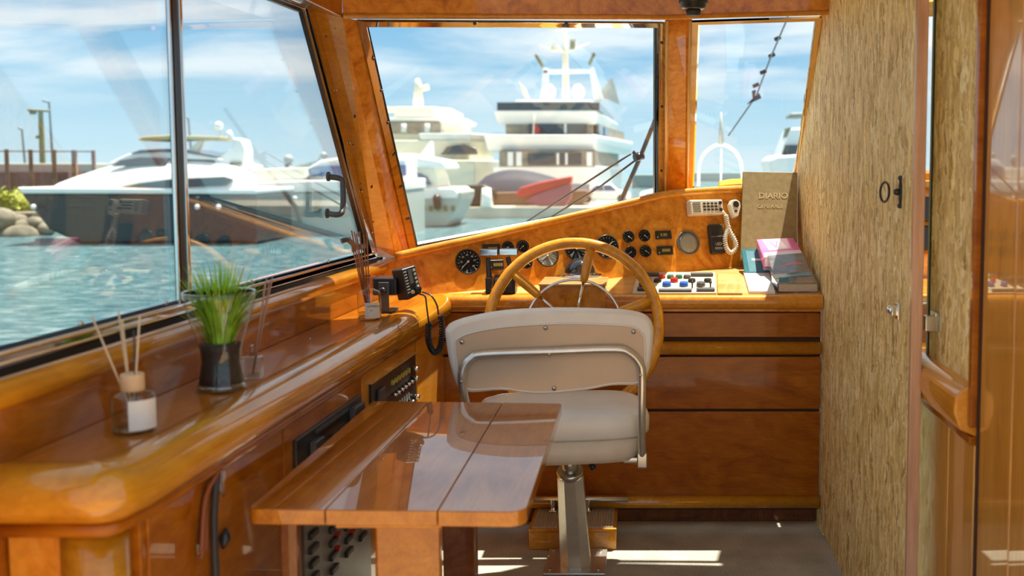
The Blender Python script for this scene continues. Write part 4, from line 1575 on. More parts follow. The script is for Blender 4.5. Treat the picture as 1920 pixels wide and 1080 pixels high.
def deco(r_, q_, n_, fs, mat, nm='cover_print', lift=.0006):
    bi = lambda s_, t_: (q_[3].lerp(q_[2], s_)).lerp(q_[0].lerp(q_[1], s_), t_)
    P__ = [bi(*f_) for f_ in fs]
    MB().hexa(P__, [p + n_ * lift for p in P__]).build(nm, mat, r_)


r_, q_, n_ = slab3('teal_booklet', 'teal booklet propped at the foot of the brown log book, left of the pink book', ((1391, 467, 4.42), (1437, 466, 4.42), (1457, 510, 4.30), (1397, 511, 4.30)), .010, TEAL, PAPER, 'booklet')
deco(r_, q_, n_, ((.14, .02), (.98, .02), (.98, .84), (.14, .92)), TEALL)
deco(r_, q_, n_, ((.3, .5), (.8, .48), (.8, .56), (.3, .58)), PAPER, lift=.001)
deco(r_, q_, n_, ((.6, .08), (.9, .08), (.9, .18), (.6, .18)), PAPER, lift=.001)
q_ = [ledge(u, v, .012) for u, v in ((1394, 508), (1441, 508), (1453, 546), (1405, 546))]
tag(MB().hexa([p - LN * .0105 for p in q_], q_).build('paper_sheet', PAPER), 'blank white pad of paper at the front right of the console ledge', 'paper')
r_, q_, n_ = slab3('pink_book', 'thick pink book lying topmost and farthest back of the ledge pile', ((1420, 449, 4.41), (1487, 446, 4.41), (1505, 475, 4.27), (1433, 483, 4.25)), .045, PINK, PALEP)
deco(r_, q_, n_, ((.0, .0), (1, .0), (.98, .22), (.03, .25)), PALEP)
deco(r_, q_, n_, ((.12, .98), (.62, .98), (.70, .36), (.2, .35)), PALEP)
deco(r_, q_, n_, ((.28, .85), (.33, .85), (.41, .58), (.49, .85), (.54, .85), (.43, .45), (.39, .45)), PINK, lift=.0012)
r_, q_, n_ = slab3('grey_magazine', 'dark grey glossy magazine with red picture, lying in front of the pink book', ((1440, 479, 4.26), (1505, 474, 4.27), (1520, 508, 4.12), (1453, 517, 4.10)), .034, GREYC, PAGES, 'magazine')
deco(r_, q_, n_, ((.2, .38), (.45, .52), (.75, .55), (.95, .35), (.85, .38), (.6, .45), (.4, .42)), REDP)
r_, q_, n_ = slab3('paperback_book', 'thick grey paperback with a blue band, nearest the front of the ledge pile', ((1448, 515, 4.10), (1521, 507, 4.12), (1533, 531, 3.99), (1459, 531, 3.98)), .036, GREYC, PAGES)
deco(r_, q_, n_, ((.0, .5), (.1, .75), (.9, .88), (.97, .6), (.6, .62), (.3, .5)), BLUEP)
deco(r_, q_, n_, ((.02, .05), (.3, .05), (.35, .6), (.12, .62)), TEALL)

# coiled yellow-green line lying on top of the dash by the log book
yl = thing('yellow_rope', 'folded yellow green rope on the console top beside the log book', 'rope', PANEL.hit(1370, 350))
m_ = MB()
for i in range(4):
    a_, b_, d_ = PANEL.hit(1348, 349 - i * 2.2, -.02 - .03 * i), PANEL.hit(1368, 346 - i * 2.6, -.02 - .03 * i), PANEL.hit(1392, 345 - i * 2.6, -.02 - .03 * i)
    m_.tube(smooth_path([a_, b_, d_], 4), .005, 8)
m_.build('rope_strand', YGREEN, yl)

# ================================================================== VHF RADIO on the counter
rb0 = atz(722, 584, .9)
vr = thing('vhf_radio', 'black marine radio on a bracket with coiled cord, at the counter far end', 'radio', rb0)
fa, fb_, fc, fd_ = aty(753, 505, 3.46), aty(779, 497, 3.50), aty(792, 549, 3.50), aty(766, 563, 3.46)
fx = ((fb_ - fa) + (fc - fd_)).normalized()
fz = ((fa - fd_) + (fb_ - fc)).normalized()
fn = fx.cross(fz)
if fn.x < 0 and fn.y > 0:
    fn = -fn
fn = V((.8, -.55, .25)).normalized()
cF = (fa + fb_ + fc + fd_) / 4
fn2 = (fb_ - fa).cross(fd_ - fa).normalized()
if fn2.y > 0:
    fn2 = -fn2
ft = V((-.045, -.01, -.012))
Q = [fa, fb_, fc, fd_]
Qb = [p + V((-.042, .03, -.006)) for p in Q]
MB().hexa(Qb, Q).build('face_housing', BLACK, vr, .005, 3)
bi = lambda s_, t_, o=.002: (Q[3].lerp(Q[2], s_)).lerp(Q[0].lerp(Q[1], s_), t_) + fn2 * o
MB().hexa([bi(.34, .45, 0), bi(.62, .45, 0), bi(.66, .92, 0), bi(.36, .92, 0)], [bi(.34, .45), bi(.62, .45), bi(.66, .92), bi(.36, .92)]).build('display', DKGREY, vr)
for i in range(5):
    t0 = .90 - .14 * i
    MB().hexa([bi(.70, t0 - .08, 0), bi(.86, t0 - .08, 0), bi(.86, t0, 0), bi(.70, t0, 0)], [bi(.70, t0 - .08, .004), bi(.86, t0 - .08, .004), bi(.86, t0, .004), bi(.70, t0, .004)]).build('button', FACEG, vr)
m_ = MB()
for i in range(8):
    t0 = .9 - .095 * i
    m_.hexa([bi(.06, t0 - .035, 0), bi(.26, t0 - .035, 0), bi(.26, t0, 0), bi(.06, t0, 0)], [bi(.06, t0 - .035), bi(.26, t0 - .035), bi(.26, t0), bi(.06, t0)])
m_.build('speaker_slots', FACEG, vr)
MB().lathe([(.011, 0), (.010, .014), (.004, .015)], bi(.68, .22), fn2, 14).build('knob', BLACK, vr)
MB().lathe([(.007, 0), (.006, .010)], bi(.3, .2), fn2, 12).build('knob', CHROME, vr)
m_ = MB()
bc = aty(722, 535, 3.50)
m_.box(bc.x - .035, bc.x + .045, 3.47, 3.56, .955, 1.012)
m_.build('rear_case', BLACK, vr, .005)
m_ = MB()
m_.box(bc.x - .012, bc.x + .022, 3.455, 3.463, .905, 1.0)
m_.box(bc.x - .025, bc.x + .03, 3.455, 3.56, .900, .905)
m_.build('mount_bracket', DKGREY, vr, .002)
MB().lathe([(.012, 0), (.012, .012), (.006, .014)], (bc.x + .004, 3.455, .972), (0, -1, 0), 14).build('clamp_knob', BLACK, vr)
s0 = bi(.7, .02, .01)
L1 = smooth_path([s0, aty(797, 556, 3.46), aty(800, 575, 3.44), aty(804, 606, 3.44)], 6)
L2 = smooth_path([bi(.9, .05, .01), aty(808, 554, 3.48), aty(819, 572, 3.46), aty(822, 590, 3.45)], 6)
MB().tube(L1, .0028, 8).build('cord', BLACK, vr)
MB().tube(L2, .0028, 8).build('cord', BLACK, vr)
cpth = smooth_path([aty(804, 606, 3.44), aty(803, 632, 3.44), aty(808, 652, 3.44), aty(816, 661, 3.44), aty(825, 652, 3.44), aty(829, 625, 3.45), aty(826, 592, 3.45)], 6)
MB().tube(coil(cpth, .0085, 44, 1), .0028, 6).build('coiled_cord', BLACK, vr)


# ================================================================== DIFFUSERS AND PLANT
def diffuser(base, R, H, collar, neck, reeds, label, liquid=None, paper=None, sq=False, seg=28):
    t_ = thing('reed_diffuser', label, 'reed diffuser', base)
    base = V(base)
    if sq:
        m_ = MB()
        m_.box(base.x - R, base.x + R, base.y - R * .8, base.y + R * .8, base.z + .001, base.z + H)
        m_.build('bottle', JAR, t_, .004)
        MB().lathe([(R * .35, H), (R * .3, H + .02), (R * .4, H + .024)], base, n=16).build('neck', JAR, t_)
    else:
        MB().lathe([(1e-6, .001), (R * .94, .001), (R, .006), (R, H * .86), (R * .93, H * .95), (R * .5, H), (R * .42, H + .004)] +
                   ([] if collar else [(R * .40, H + neck), (R * .58, H + neck + .003), (R * .5, H + neck + .006)]), base, n=seg).build('bottle', JAR, t_)
        MB().lathe([(1e-6, .003), (R * .90, .003), (R * .94, .006), (R * .9, .009), (1e-6, .009)], base, n=seg).build('glass_base', CHROME if False else thin_glass('thick_glass', (.75, .8, .78), boost=3), t_)
    if liquid:
        if sq:
            MB().box(base.x - R * .9, base.x + R * .9, base.y - R * .7, base.y + R * .7, base.z + .006, base.z + liquid).build('oil', LIQUID, t_)
        else:
            MB().lathe([(R * .9, .010), (R * .93, liquid)], base, n=seg).build('oil', LIQUID, t_)
    if collar:
        MB().lathe([(R * .52, H), (R * .54, H + .002), (R * .54, H + collar), (R * .5, H + collar + .002), (R * .2, H + collar + .002)], base, n=seg).build('wooden_collar', BEECH, t_)
    if paper:
        a0_, a1_, z0_, z1_ = paper
        rr_ = [[base + V((math.cos(a) * (R + .0006), math.sin(a) * (R + .0006), z_)) for a in [a0_ + (a1_ - a0_) * i / 10 for i in range(11)]] for z_ in (z0_, z1_)]
        MB().grid(rr_).build('paper_label', plain('label_paper', (0.80, 0.74, 0.68), 0.6, var=.02), t_)
    for (tipx, tipy, tipz, botx, boty, mt_, r_) in reeds:
        MB().tube([base + V((botx, boty, .012)), base + V((tipx, tipy, tipz))], r_, 6).build('reed', mt_, t_)
    return t_


D1 = atz(252, 808, .8995)
k1 = D1.y / F


def tip(u, v, Y, base):
    p = aty(u, v, Y) - base
    return (p.x, p.y, p.z)


rd = []
for u, v, m__, dx in ((172, 592, REED, .008), (222, 582, REED, .002), (229, 600, REED, .0), (251, 620, RUBBER, .004), (262, 592, REED, -.002)):
    a_ = tip(u, v, D1.y + random.uniform(-.02, .03), D1)
    rd.append((*a_, dx, random.uniform(-.006, .006), m__, .0019))
diffuser(D1, 40 * k1, 78 * k1, 31 * k1, 0, rd, 'clear round reed diffuser with a beech collar, nearest the camera on the counter',
         liquid=.035, paper=(-1.35, .15, .008, .062))
D2 = atz(468, 712, .8995)
D2 = V((D2.x + .004, D2.y + .01, D2.z))
k2 = D2.y / F
rd = [(*tip(u, v, D2.y + dy_, D2), 0.0, 0, plain('grey_brown_reed', (0.36, 0.20, 0.15), 0.6), .0016) for u, v, dy_ in ((500, 522, .0), (506, 524, .02), (511, 520, .01), (497, 532, -.01))]
diffuser(D2, 17 * k2, 44 * k2, 0, 0, rd, 'small square glass reed diffuser partly behind the grass vase', liquid=.012, sq=True)
D3 = atz(693, 598, .8995)
k3 = D3.y / F
rd = [(*tip(u, v, D3.y + dy_, D3), random.uniform(-.004, .004), 0, REEDB, .0022) for u, v, dy_ in
      ((656, 444, 0), (659, 432, .01), (664, 434, -.01), (668, 438, .012), (674, 434, .0), (682, 440, .01), (688, 436, 0))]
d3 = diffuser(D3, 22 * k3, 56 * k3, 0, 22 * k3, rd, 'clear glass reed diffuser with brown reeds and a paper label, beside the black radio', liquid=.022,
              paper=(-1.7, -.3, .006, .055))
text('label_lettering', 'LUNAREA', .0085, D3 + V((.004, -22 * k3 - .0022, .042)), (1, .25, 0), (0, 0, 1), BLACK, d3)
text('label_lettering', 'lino', .006, D3 + V((.012, -22 * k3 - .0018, .030)), (1, .25, 0), (0, 0, 1), BLACK, d3)

PB = atz(416, 730, .8995)
kp_ = PB.y / F
pv = thing('potted_grass', 'waisted glass vase of green artificial grass in black soil on the counter', 'potted plant', PB)
prf = [(1e-6, .001), (43, .001), (45, 4), (42, 12), (39, 30), (35, 55), (37, 75), (42, 95), (50, 120), (59, 150), (65, 178), (65, 186)]
prf = [(r * kp_ if r > 1e-3 else r, max(h_, .6) * kp_) for r, h_ in prf]
MB().lathe(prf, PB, n=40).build('glass_vase', JAR, pv)
MB().lathe([(64 * kp_, 184 * kp_), (66 * kp_, 186 * kp_), (65 * kp_, 188 * kp_), (63.5 * kp_, 186 * kp_)], PB, n=40).build('vase_lip', thin_glass('lip_glass', (1, 1, 1), boost=2.5), pv)
MB().lathe([(1e-6, 2 * kp_), (42 * kp_, 2 * kp_), (43 * kp_, 8 * kp_), (40 * kp_, 13 * kp_), (1e-6, 13 * kp_)], PB, n=40).build('vase_foot', thin_glass('foot_glass', (.72, .78, .76), boost=4), pv)
MB().lathe([(1e-6, 14 * kp_), (40 * kp_, 14 * kp_), (37.5 * kp_, 30 * kp_), (33.5 * kp_, 55 * kp_), (35.5 * kp_, 75 * kp_), (38 * kp_, 88 * kp_), (1e-6, 93 * kp_)], PB, n=40).build('soil', SOIL, pv)
m_ = MB()
for i in range(340):
    a = random.uniform(0, 2 * math.pi)
    r0_ = random.uniform(0, 1) ** .5 * 24 * kp_
    lean = random.uniform(.15, 1) ** .8
    Hh = (random.uniform(175, 256) - 45 * (lean ** 3)) * kp_
    r1g = r0_ + lean * 60 * kp_
    p0 = PB + V((math.cos(a) * r0_, math.sin(a) * r0_, 88 * kp_))
    ex = .25 if Hh > 190 * kp_ else .12
    p3 = PB + V((math.cos(a) * r1g * (1 + ex), math.sin(a) * r1g * (1 + ex), Hh))
    p1_ = PB + V((math.cos(a) * (r0_ + (r1g - r0_) * .35), math.sin(a) * (r0_ + (r1g - r0_) * .35), 88 * kp_ + (Hh - 88 * kp_) * .5))
    pts = smooth_path([p0, p1_, p3], 3)
    sidev = V((-math.sin(a + random.uniform(-1, 1)), math.cos(a), 0)).normalized()
    wv = random.uniform(.0011, .0019)
    ws_ = [1, 1.1, 1.1, 1, .9, .6, .05]
    vs_ = []
    for p, ww in zip(pts, ws_):
        vs_ += [p - sidev * wv * ww, p + sidev * wv * ww]
    m_.add(vs_, [[2 * j, 2 * j + 1, 2 * j + 3, 2 * j + 2] for j in range(len(pts) - 1)], 0, True)
gr_ = m_.build('grass_blades', GRASS, pv, weld=False)
gr_['kind'] = 'stuff'
MB().tube([PB + V((.012, -.02, 95 * kp_)), PB + V((.035, -.035, 170 * kp_))], .0012, 5).build('dry_stalk', REED, pv)

# lamp fitting under the header
la = aty(1300, 12, 3.72)
lf = thing('header_lamp', 'black ribbed lamp hanging from the wooden header above the windscreen', 'lamp', la)
m_ = MB().lathe([(.05, .08), (.05, .035), (.046, .03), (.050, .022), (.050, .012), (.044, .008), (.044, -.004), (.036, -.010), (.028, -.012)], la, n=32)
m_.build('housing', BLACK, lf)
MB().lathe([(.02, -.032), (.024, -.028), (.026, -.012)], la, n=24).build('lens_collar', RUBBER, lf)
MB().lathe([(.05, .08), (.02, .2), (.02, .37)], la, n=16).build('stem', BLACK, lf)

# ================================================================== OUTSIDE, on our own boat
WP = Plane(aty(1240, 205, 5.0), aty(1165, 370, 5.35), aty(1000, 400, 5.2))
wip = thing('windscreen_wiper', 'black windscreen wiper arm and linkage standing outside the main windscreen', 'wiper', aty(1165, 374, 5.3))
pt_, pb2 = aty(1238, 200, 4.95), aty(1158, 392, 5.25)
MB().tube([pt_, aty(1200, 296, 5.1), pb2, V((pb2.x - .12, 5.32, .55))], [.010, .011, .013, .013], 8).build('wiper_arm', DKGREY, wip)
MB().tube([aty(1190, 296, 5.08), aty(1205, 292, 5.1)], .02, 10).build('wiper_joint', BLACK, wip)
MB().tube([aty(1183, 288, 5.1), aty(1100, 342, 5.15), aty(985, 418, 5.3)], .005, 6).build('link_rod', BLACK, wip)
MB().tube([aty(1200, 294, 5.1), aty(1125, 350, 5.2), aty(1005, 425, 5.3)], .005, 6).build('link_rod', BLACK, wip)
MB().tube([aty(1186, 285, 5.1), aty(1200, 291, 5.1)], .009, 6).build('pivot_block', BLACK, wip)

pul = thing('bow_pulpit', 'pale steel bow hoop with a short jackstaff beyond the right windscreen', 'bow rail', (.72, 10.2, .65))
YP = 10.2
arch = [aty(1312, 420, YP), aty(1310, 330, YP), aty(1316, 296, YP), aty(1332, 278, YP), aty(1352, 271, YP), aty(1372, 279, YP), aty(1386, 297, YP), aty(1392, 330, YP), aty(1392, 420, YP)]
arch[0].z = arch[-1].z = .655
MB().tube(smooth_path(arch, 5), .016, 8).build('hoop', WHITE, pul)
MB().tube([aty(1352, 271, YP), aty(1352, 250, YP), aty(1352, 210, YP)], [.028, .022, .008], 8).build('jackstaff', plain('grey_staff', (.4, .42, .4), .5), pul)
MB().tube([aty(1352, 271, YP), V((aty(1352, 271, YP).x, YP, .655))], .010, 8).build('inner_post', WHITE, pul)

st_ = thing('forestay_tackle', 'thin forestay line with dark anchor shaped fittings crossing the right windscreen sky', 'rigging', aty(1366, 252, 10.1))
MB().tube([aty(1366, 254, 10.1), aty(1418, 180, 9.4), aty(1444, 110, 8.8), aty(1474, 40, 8.2), aty(1500, -30, 7.6)], .007, 6).build('line', DKGREY, st_)
m_ = MB()
ya2 = 9.3
m_.ext([aty(1400, 196, ya2), aty(1428, 184, ya2), aty(1424, 174, ya2), aty(1416, 180, ya2), aty(1418, 168, ya2), aty(1410, 170, ya2), aty(1412, 184, ya2)], (0, .05, 0))
m_.build('anchor_fitting', BLACK, st_, .006)
for u, v in ((1417, 160), (1431, 135), (1447, 104), (1458, 72)):
    c_ = aty(u, v, 9.0)
    MB().obox(c_, (1, 0, .4), (0, 1, 0), (-.4, 0, 1), .028, .02, .016).build('line_block', BLACK, st_, .006)

# ================================================================== HARBOUR
ZW = -2.2
struct(MB().box(-500, 500, -60, 900, ZW - .1, ZW).build('harbour_water', WATER))
tag(MB().box(-30, 120, 72, 83.5, ZW - .5, -1.45).build('stone_quay', STONE), 'pale stone quay along the far side of the basin', 'quay')


def up_poly(pxs, Y, th, name, mat, parent, bev=0.0, seg=2):
    m__ = MB()
    m__.ext([aty(u, v, Y) for u, v in pxs], (0, th, 0))
    return m__.build(name, mat, parent, bev, seg)


def deck_slab(mb_, plan, z0, z1, fl=0.0):
    """plan outline extruded; fl widens the top"""
    cx_ = sum(p[0] for p in plan) / len(plan)
    cy__ = sum(p[1] for p in plan) / len(plan)
    lo_ = [V((cx_ + (x - cx_) * (1 - fl), cy__ + (y - cy__) * (1 - fl), z0)) for x, y in plan]
    hi_ = [V((x, y, z1)) for x, y in plan]
    mb_.hexa(lo_, hi_)
    return mb_


# ---- big white superyacht, stern on
YB = 84.0


def plan(uL, uR, v, uF, yb=YB, yf_=YB + 26):
    a_, b__ = aty(uL, v, yb), aty(uR, v, yb)
    c__ = aty(uF, v, yf_)
    dx_ = c__.x - b__.x
    return [(a_.x, a_.y), (b__.x, b__.y), (c__.x, yf_), (a_.x + dx_ * 1.1, yf_)]


zz = lambda v: aty(1207, v, YB).z
sy = thing('superyacht', 'largest white multi deck yacht, stern on, with twin radar domes and tall mast', 'yacht', (aty(1030, 300, YB).x, YB + 8, ZW))
deck_slab(MB(), plan(925, 1120, 350, 1168), ZW - .1, zz(312), .04).build('hull', WHITE, sy, .1)
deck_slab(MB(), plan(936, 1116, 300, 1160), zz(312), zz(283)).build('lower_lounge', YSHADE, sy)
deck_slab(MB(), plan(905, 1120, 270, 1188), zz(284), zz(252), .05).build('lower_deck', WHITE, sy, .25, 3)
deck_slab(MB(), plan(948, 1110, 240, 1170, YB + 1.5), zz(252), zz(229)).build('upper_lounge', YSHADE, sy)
deck_slab(MB(), plan(924, 1122, 220, 1160, YB + .5), zz(232), zz(206), .06).build('upper_deck', WHITE, sy, .25, 3)
deck_slab(MB(), plan(932, 1124, 200, 1150, YB + .7), zz(206), zz(191)).build('top_rail_screen', YGLASS, sy)
deck_slab(MB(), plan(965, 1110, 190, 1140, YB + 3), zz(192), zz(183)).build('top_house', WHITE, sy, .15)
for (uL, uR, vt, vb, yy, mt_) in ((990, 1040, 287, 309, YB - .1, YGLASS), (1044, 1048, 287, 309, YB - .15, WHITE), (1050, 1090, 287, 309, YB - .1, YGLASS), (1060, 1064, 287, 309, YB - .15, WHITE),
                                  (992, 1058, 232, 250, YB + 1.3, YGLASS), (1062, 1100, 232, 250, YB + 1.3, YGLASS), (1058, 1062, 232, 250, YB + 1.2, WHITE)):
    q0, q1 = aty(uL, vb, yy), aty(uR, vt, yy)
    MB().box(q0.x, q1.x, yy, yy + .1, q0.z, q1.z).build('window' if mt_ is YGLASS else 'door_post', mt_, sy)
for uL, mt_ in ((952, CREAM), (968, CREAM), (1100, CREAM)):
    q0, q1 = aty(uL, 311, YB - .1), aty(uL + 10, 285, YB - .1)
    MB().box(q0.x, q1.x, YB - .1, YB + .1, q0.z, q1.z).build('deck_pillar', WHITE, sy)
for i in range(4):
    a_ = plan(936, 1116, 300, 1160)
    t0 = .1 + .22 * i
    x_ = a_[1][0] + (a_[2][0] - a_[1][0]) * t0
    y__ = a_[1][1] + (a_[2][1] - a_[1][1]) * t0
    MB().obox((x_ + .05, y__ + 2, zz(240)), V((a_[2][0] - a_[1][0], a_[2][1] - a_[1][1], 0)), V((1, -.1, 0)), (0, 0, 1), 2.2, .12, .35).build('side_window', YGLASS, sy)
YA = YB + 6
for s_, pp in ((0, ((1012, 188), (1018, 128), (1028, 128), (1027, 188))), (1, ((1114, 190), (1104, 128), (1112, 124), (1132, 188)))):
    up_poly(pp, YA, .8, 'arch_leg', WHITE, sy, .08)
up_poly(((1018, 138), (1108, 136), (1108, 130), (1018, 131)), YA, .6, 'arch_beam', WHITE, sy, .05)
for pp in (((1001, 103), (1006, 100), (1020, 122), (1016, 128)), ((1117, 100), (1112, 97), (1102, 120), (1106, 124))):
    up_poly(pp, YA, .4, 'funnel_horn', OLIVE, sy, .08)
for u in (1030, 1084):
    m__ = MB()
    c_ = aty(u, 172, YA)
    m__.ball(c_, 13 * YA / F, 20, sq=1.15)
    m__.build('radar_dome', WHITE, sy)
    MB().lathe([(8 * YA / F, -22 * YA / F), (9 * YA / F, 0)], c_, n=14).build('dome_base', WHITE, sy)
MB().tube([aty(1061, 190, YA + 1), aty(1060, 110, YA + 1), aty(1058, 52, YA + 1)], [.32, .26, .12], 10).build('mast', CREAM, sy)
for a_, b__, r_ in (((1010, 86), (1058, 98), .06), ((1058, 98), (1106, 82), .08), ((1022, 57), (1092, 57), .05), ((1040, 96), (1040, 84), .3), ((1073, 92), (1074, 74), .22)):
    MB().tube([aty(*a_, YA), aty(*b__, YA)], r_, 8).build('mast_arm', OLIVE if r_ == .22 else CREAM, sy)
up_poly(((1118, 182), (1146, 146), (1150, 150), (1162, 196), (1140, 186)), YB + 9, .6, 'wing_panel', plain('grey_wing', (.42, .43, .42), .5), sy)
up_poly(((972, 152), (985, 165), (992, 184), (984, 184)), YB + 9, .4, 'wing_panel', CREAM, sy)
MB().tube([aty(1000, 252, YB - 1), aty(1002, 214, YB - 1)], .06, 6).build('flagstaff', CREAM, sy)
up_poly(((1002, 228), (1012, 244), (1006, 252), (1002, 250)), YB - 1, .05, 'ensign', DKRED, sy)

# ---- cream yacht on the left of it
YC = 92.0
cyb = thing('cream_motor_yacht', 'cream three deck motor yacht left of the largest yacht', 'yacht', (aty(800, 300, YC).x, YC + 5, ZW))
zc_ = lambda v: aty(1207, v, YC).z


def planc(uL, uR, yb=YC, d=14):
    a_, b__ = aty(uL, 300, yb), aty(uR, 300, yb)
    return [(a_.x, yb), (b__.x - 1.0, yb), (b__.x, yb + 3), (b__.x - .8, yb + d), (a_.x, yb + d)]


for uL, uR, vt, vb, nm, mt_, yo, fl in ((700, 912, 300, 372, 'hull', CREAM, 0, .03), (690, 905, 262, 302, 'lower_deck', CREAM, 1, .05), (690, 855, 222, 262, 'saloon', CREAM, 2.5, 0),
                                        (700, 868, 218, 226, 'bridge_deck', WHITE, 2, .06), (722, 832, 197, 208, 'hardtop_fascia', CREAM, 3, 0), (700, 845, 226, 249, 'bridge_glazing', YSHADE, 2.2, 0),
                                        (785, 905, 249, 262, 'foredeck_rail', WHITE, .8, .05)):
    deck_slab(MB(), planc(uL, uR, YC + yo), zc_(vb), zc_(vt), fl).build(nm, mt_, cyb, .12)
deck_slab(MB(), planc(740, 838, YC + 3), zc_(216), zc_(203)).build('flybridge_house', CREAM, cyb, .1)
deck_slab(MB(), planc(745, 838, YC + 3.4), zc_(203), zc_(196)).build('hardtop', WHITE, cyb, .1)
up_poly(((826, 290), (838, 275), (870, 270), (892, 278), (896, 290)), YC + .6, .3, 'bow_window', YGLASS, cyb, .05)
for u in (757, 801):
    MB().tube([aty(u, 248, YC), aty(u, 232, YC)], .22, 8).build('life_raft', WHITE, cyb)
MB().tube([aty(784, 197, YC + 5), aty(784, 160, YC + 5), aty(782, 148, YC + 5)], [.5, .35, .2], 8).build('mast', CREAM, cyb)
MB().tube([aty(784, 168, YC + 5), aty(804, 163, YC + 5)], .25, 8).build('radar_bar', CREAM, cyb)
MB().tube([aty(775, 300, YC - .1), aty(775, 288, YC - .1)], .2, 6).build('stanchion', WHITE, cyb)

# ---- nearer white yacht with swept fin
YN = 62.0
nyb = thing('finned_motor_yacht', 'white motor yacht with swept fin arch and two dark fenders, left in the windscreen', 'yacht', (aty(800, 400, YN).x, YN + 3, ZW))
up_poly(((700, 360), (866, 358), (864, 372), (856, 392), (838, 426), (700, 432)), YN, 5, 'hull', HULLG, nyb, .15)
up_poly(((700, 352), (850, 352), (858, 360), (858, 372), (700, 376)), YN - .1, 5.2, 'gunwale', WHITE, nyb, .1)
up_poly(((700, 300), (735, 290), (800, 300), (818, 330), (822, 356), (700, 358)), YN + .4, 4, 'deckhouse', CREAM, nyb, .15)
up_poly(((700, 292), (760, 288), (830, 300), (842, 318), (800, 316), (740, 320), (700, 322)), YN + .2, 4.2, 'coachroof', WHITE, nyb, .2)
up_poly(((775, 300), (790, 288), (806, 265), (810, 265), (812, 300)), YN + 1.2, .5, 'fin_arch', WHITE, nyb, .12)
up_poly(((750, 342), (762, 330), (785, 324), (800, 332), (808, 346)), YN + .2, .3, 'side_window', YBLUE, nyb, .05)
for u in (772, 819):
    m__ = MB()
    m__.tube([aty(u - 2, 364, YN - .4), aty(u, 370, YN - .4), aty(u + 2, 392, YN - .4)], [.08, .25, .2], 10)
    m__.build('fender', BLACK, nyb)
for i in range(5):
    q0 = aty(790 + 14 * i, 391, YN - .1)
    MB().box(q0.x, q0.x + .2, YN - .1, YN, q0.z - .15, q0.z + .15).build('porthole', OLIVE, nyb)

# ---- navy covered boat and red covered boat
YD2 = 75.5
nv = thing('navy_covered_boat', 'boat under a dark navy cover lying in front of the largest yacht', 'boat', (aty(960, 370, YD2).x, YD2 + 2, ZW))
m__ = MB()
rows = []
for i in range(15):
    u = 895 + 15 * i
    t0 = i / 14
    hp3 = 345 - 27 * math.sin(math.pi * min(1, t0 * 1.15) ** .7) if t0 < .87 else 345
    rows.append([aty(u, 372 - 0 * t0, YD2), aty(u, (372 + hp3) / 2 - 6, YD2 + .5), aty(u, hp3, YD2 + 1.8), aty(u, (372 + hp3) / 2 - 4, YD2 + 3.3), aty(u, 372, YD2 + 3.9)])
m__.grid(rows)
m__.build('cover', NAVY, nv)
up_poly(((890, 362), (1100, 356), (1108, 366), (1090, 384.5), (905, 384.5)), YD2 - .0, 3.8, 'hull', plain('brown_hull', (.22, .13, .08), .5), nv, .1)
rdb = thing('red_covered_boat', 'boat under a red cover with a maroon side, right of the navy covered boat', 'boat', (aty(1030, 370, 70).x, 70, ZW))
up_poly(((965, 366), (975, 352), (1010, 342), (1060, 332), (1072, 330), (1070, 345), (1020, 362), (980, 370)), 73.2, 1.6, 'cover', REDC, rdb, .1)
up_poly(((985, 378), (1000, 366), (1068, 344), (1072, 345), (1070, 372), (1060, 386), (1010, 386)), 73.1, 1.5, 'side', MAROON, rdb, .05)
dk = thing('dark_dinghy', 'low dark covered boat beside the white pontoon post', 'boat', (aty(885, 370, 74).x, 74, -1.4))
up_poly(((856, 360), (868, 348), (905, 346), (925, 356), (925, 372), (915, 386), (866, 386)), 73, 2, 'cover', BLACK, dk, .15)
tag(MB().tube([aty(913, 388.4, 72.3), aty(912, 352, 72.3)], [.45, .3], 10).build('pontoon_post', WHITE), 'short white post on the quay edge', 'post')

# ---- parked cars
def car(u, v, Y, sc_, label, flip=1):
    o = aty(u, v, Y)
    c_ = thing('parked_car', label, 'car', o)
    k_ = sc_
    body = [(-2.0, .3), (-2.05, .6), (-1.9, .85), (-1.2, .95), (1.2, .95), (1.85, .8), (2.0, .55), (1.95, .3)]
    cab = [(-1.2, .93), (-.6, 1.4), (.5, 1.42), (1.1, .93)]
    MB().ext([o + V((a * k_ * flip, 0, h_ * k_)) for a, h_ in body], (0, 1.7, 0)).build('body', WHITE, c_, .1)
    MB().ext([o + V((a * k_ * flip, .1, h_ * k_)) for a, h_ in cab], (0, 1.5, 0)).build('roof', WHITE, c_, .08)
    MB().ext([o + V((a * k_ * flip, .02, h_ * k_)) for a, h_ in ((-1.05, .95), (-.55, 1.33), (-.1, 1.35), (-.1, .95))], (0, .1, 0)).build('window', YBLUE, c_)
    MB().ext([o + V((a * k_ * flip, .02, h_ * k_)) for a, h_ in ((0, .95), (0, 1.35), (.45, 1.35), (.9, .95))], (0, .1, 0)).build('window', YBLUE, c_)
    for a in (-1.3, 1.3):
        MB().lathe([(.32 * k_, 0), (.32 * k_, .2)], o + V((a * k_, -.03, .32 * k_)), (0, 1, 0), 16).build('wheel', RUBBER, c_)
    return c_


cz0 = atz(1135, 380.5, -1.45)
car(1133, 380.5, cz0.y, 1.0, 'white hatchback parked on the quay behind the wiper linkage')
c2_ = atz(1212, 380, -1.45)
car(1248, 380, c2_.y, 1.0, 'pale blue and white car parked at the right edge of the main windscreen', -1)

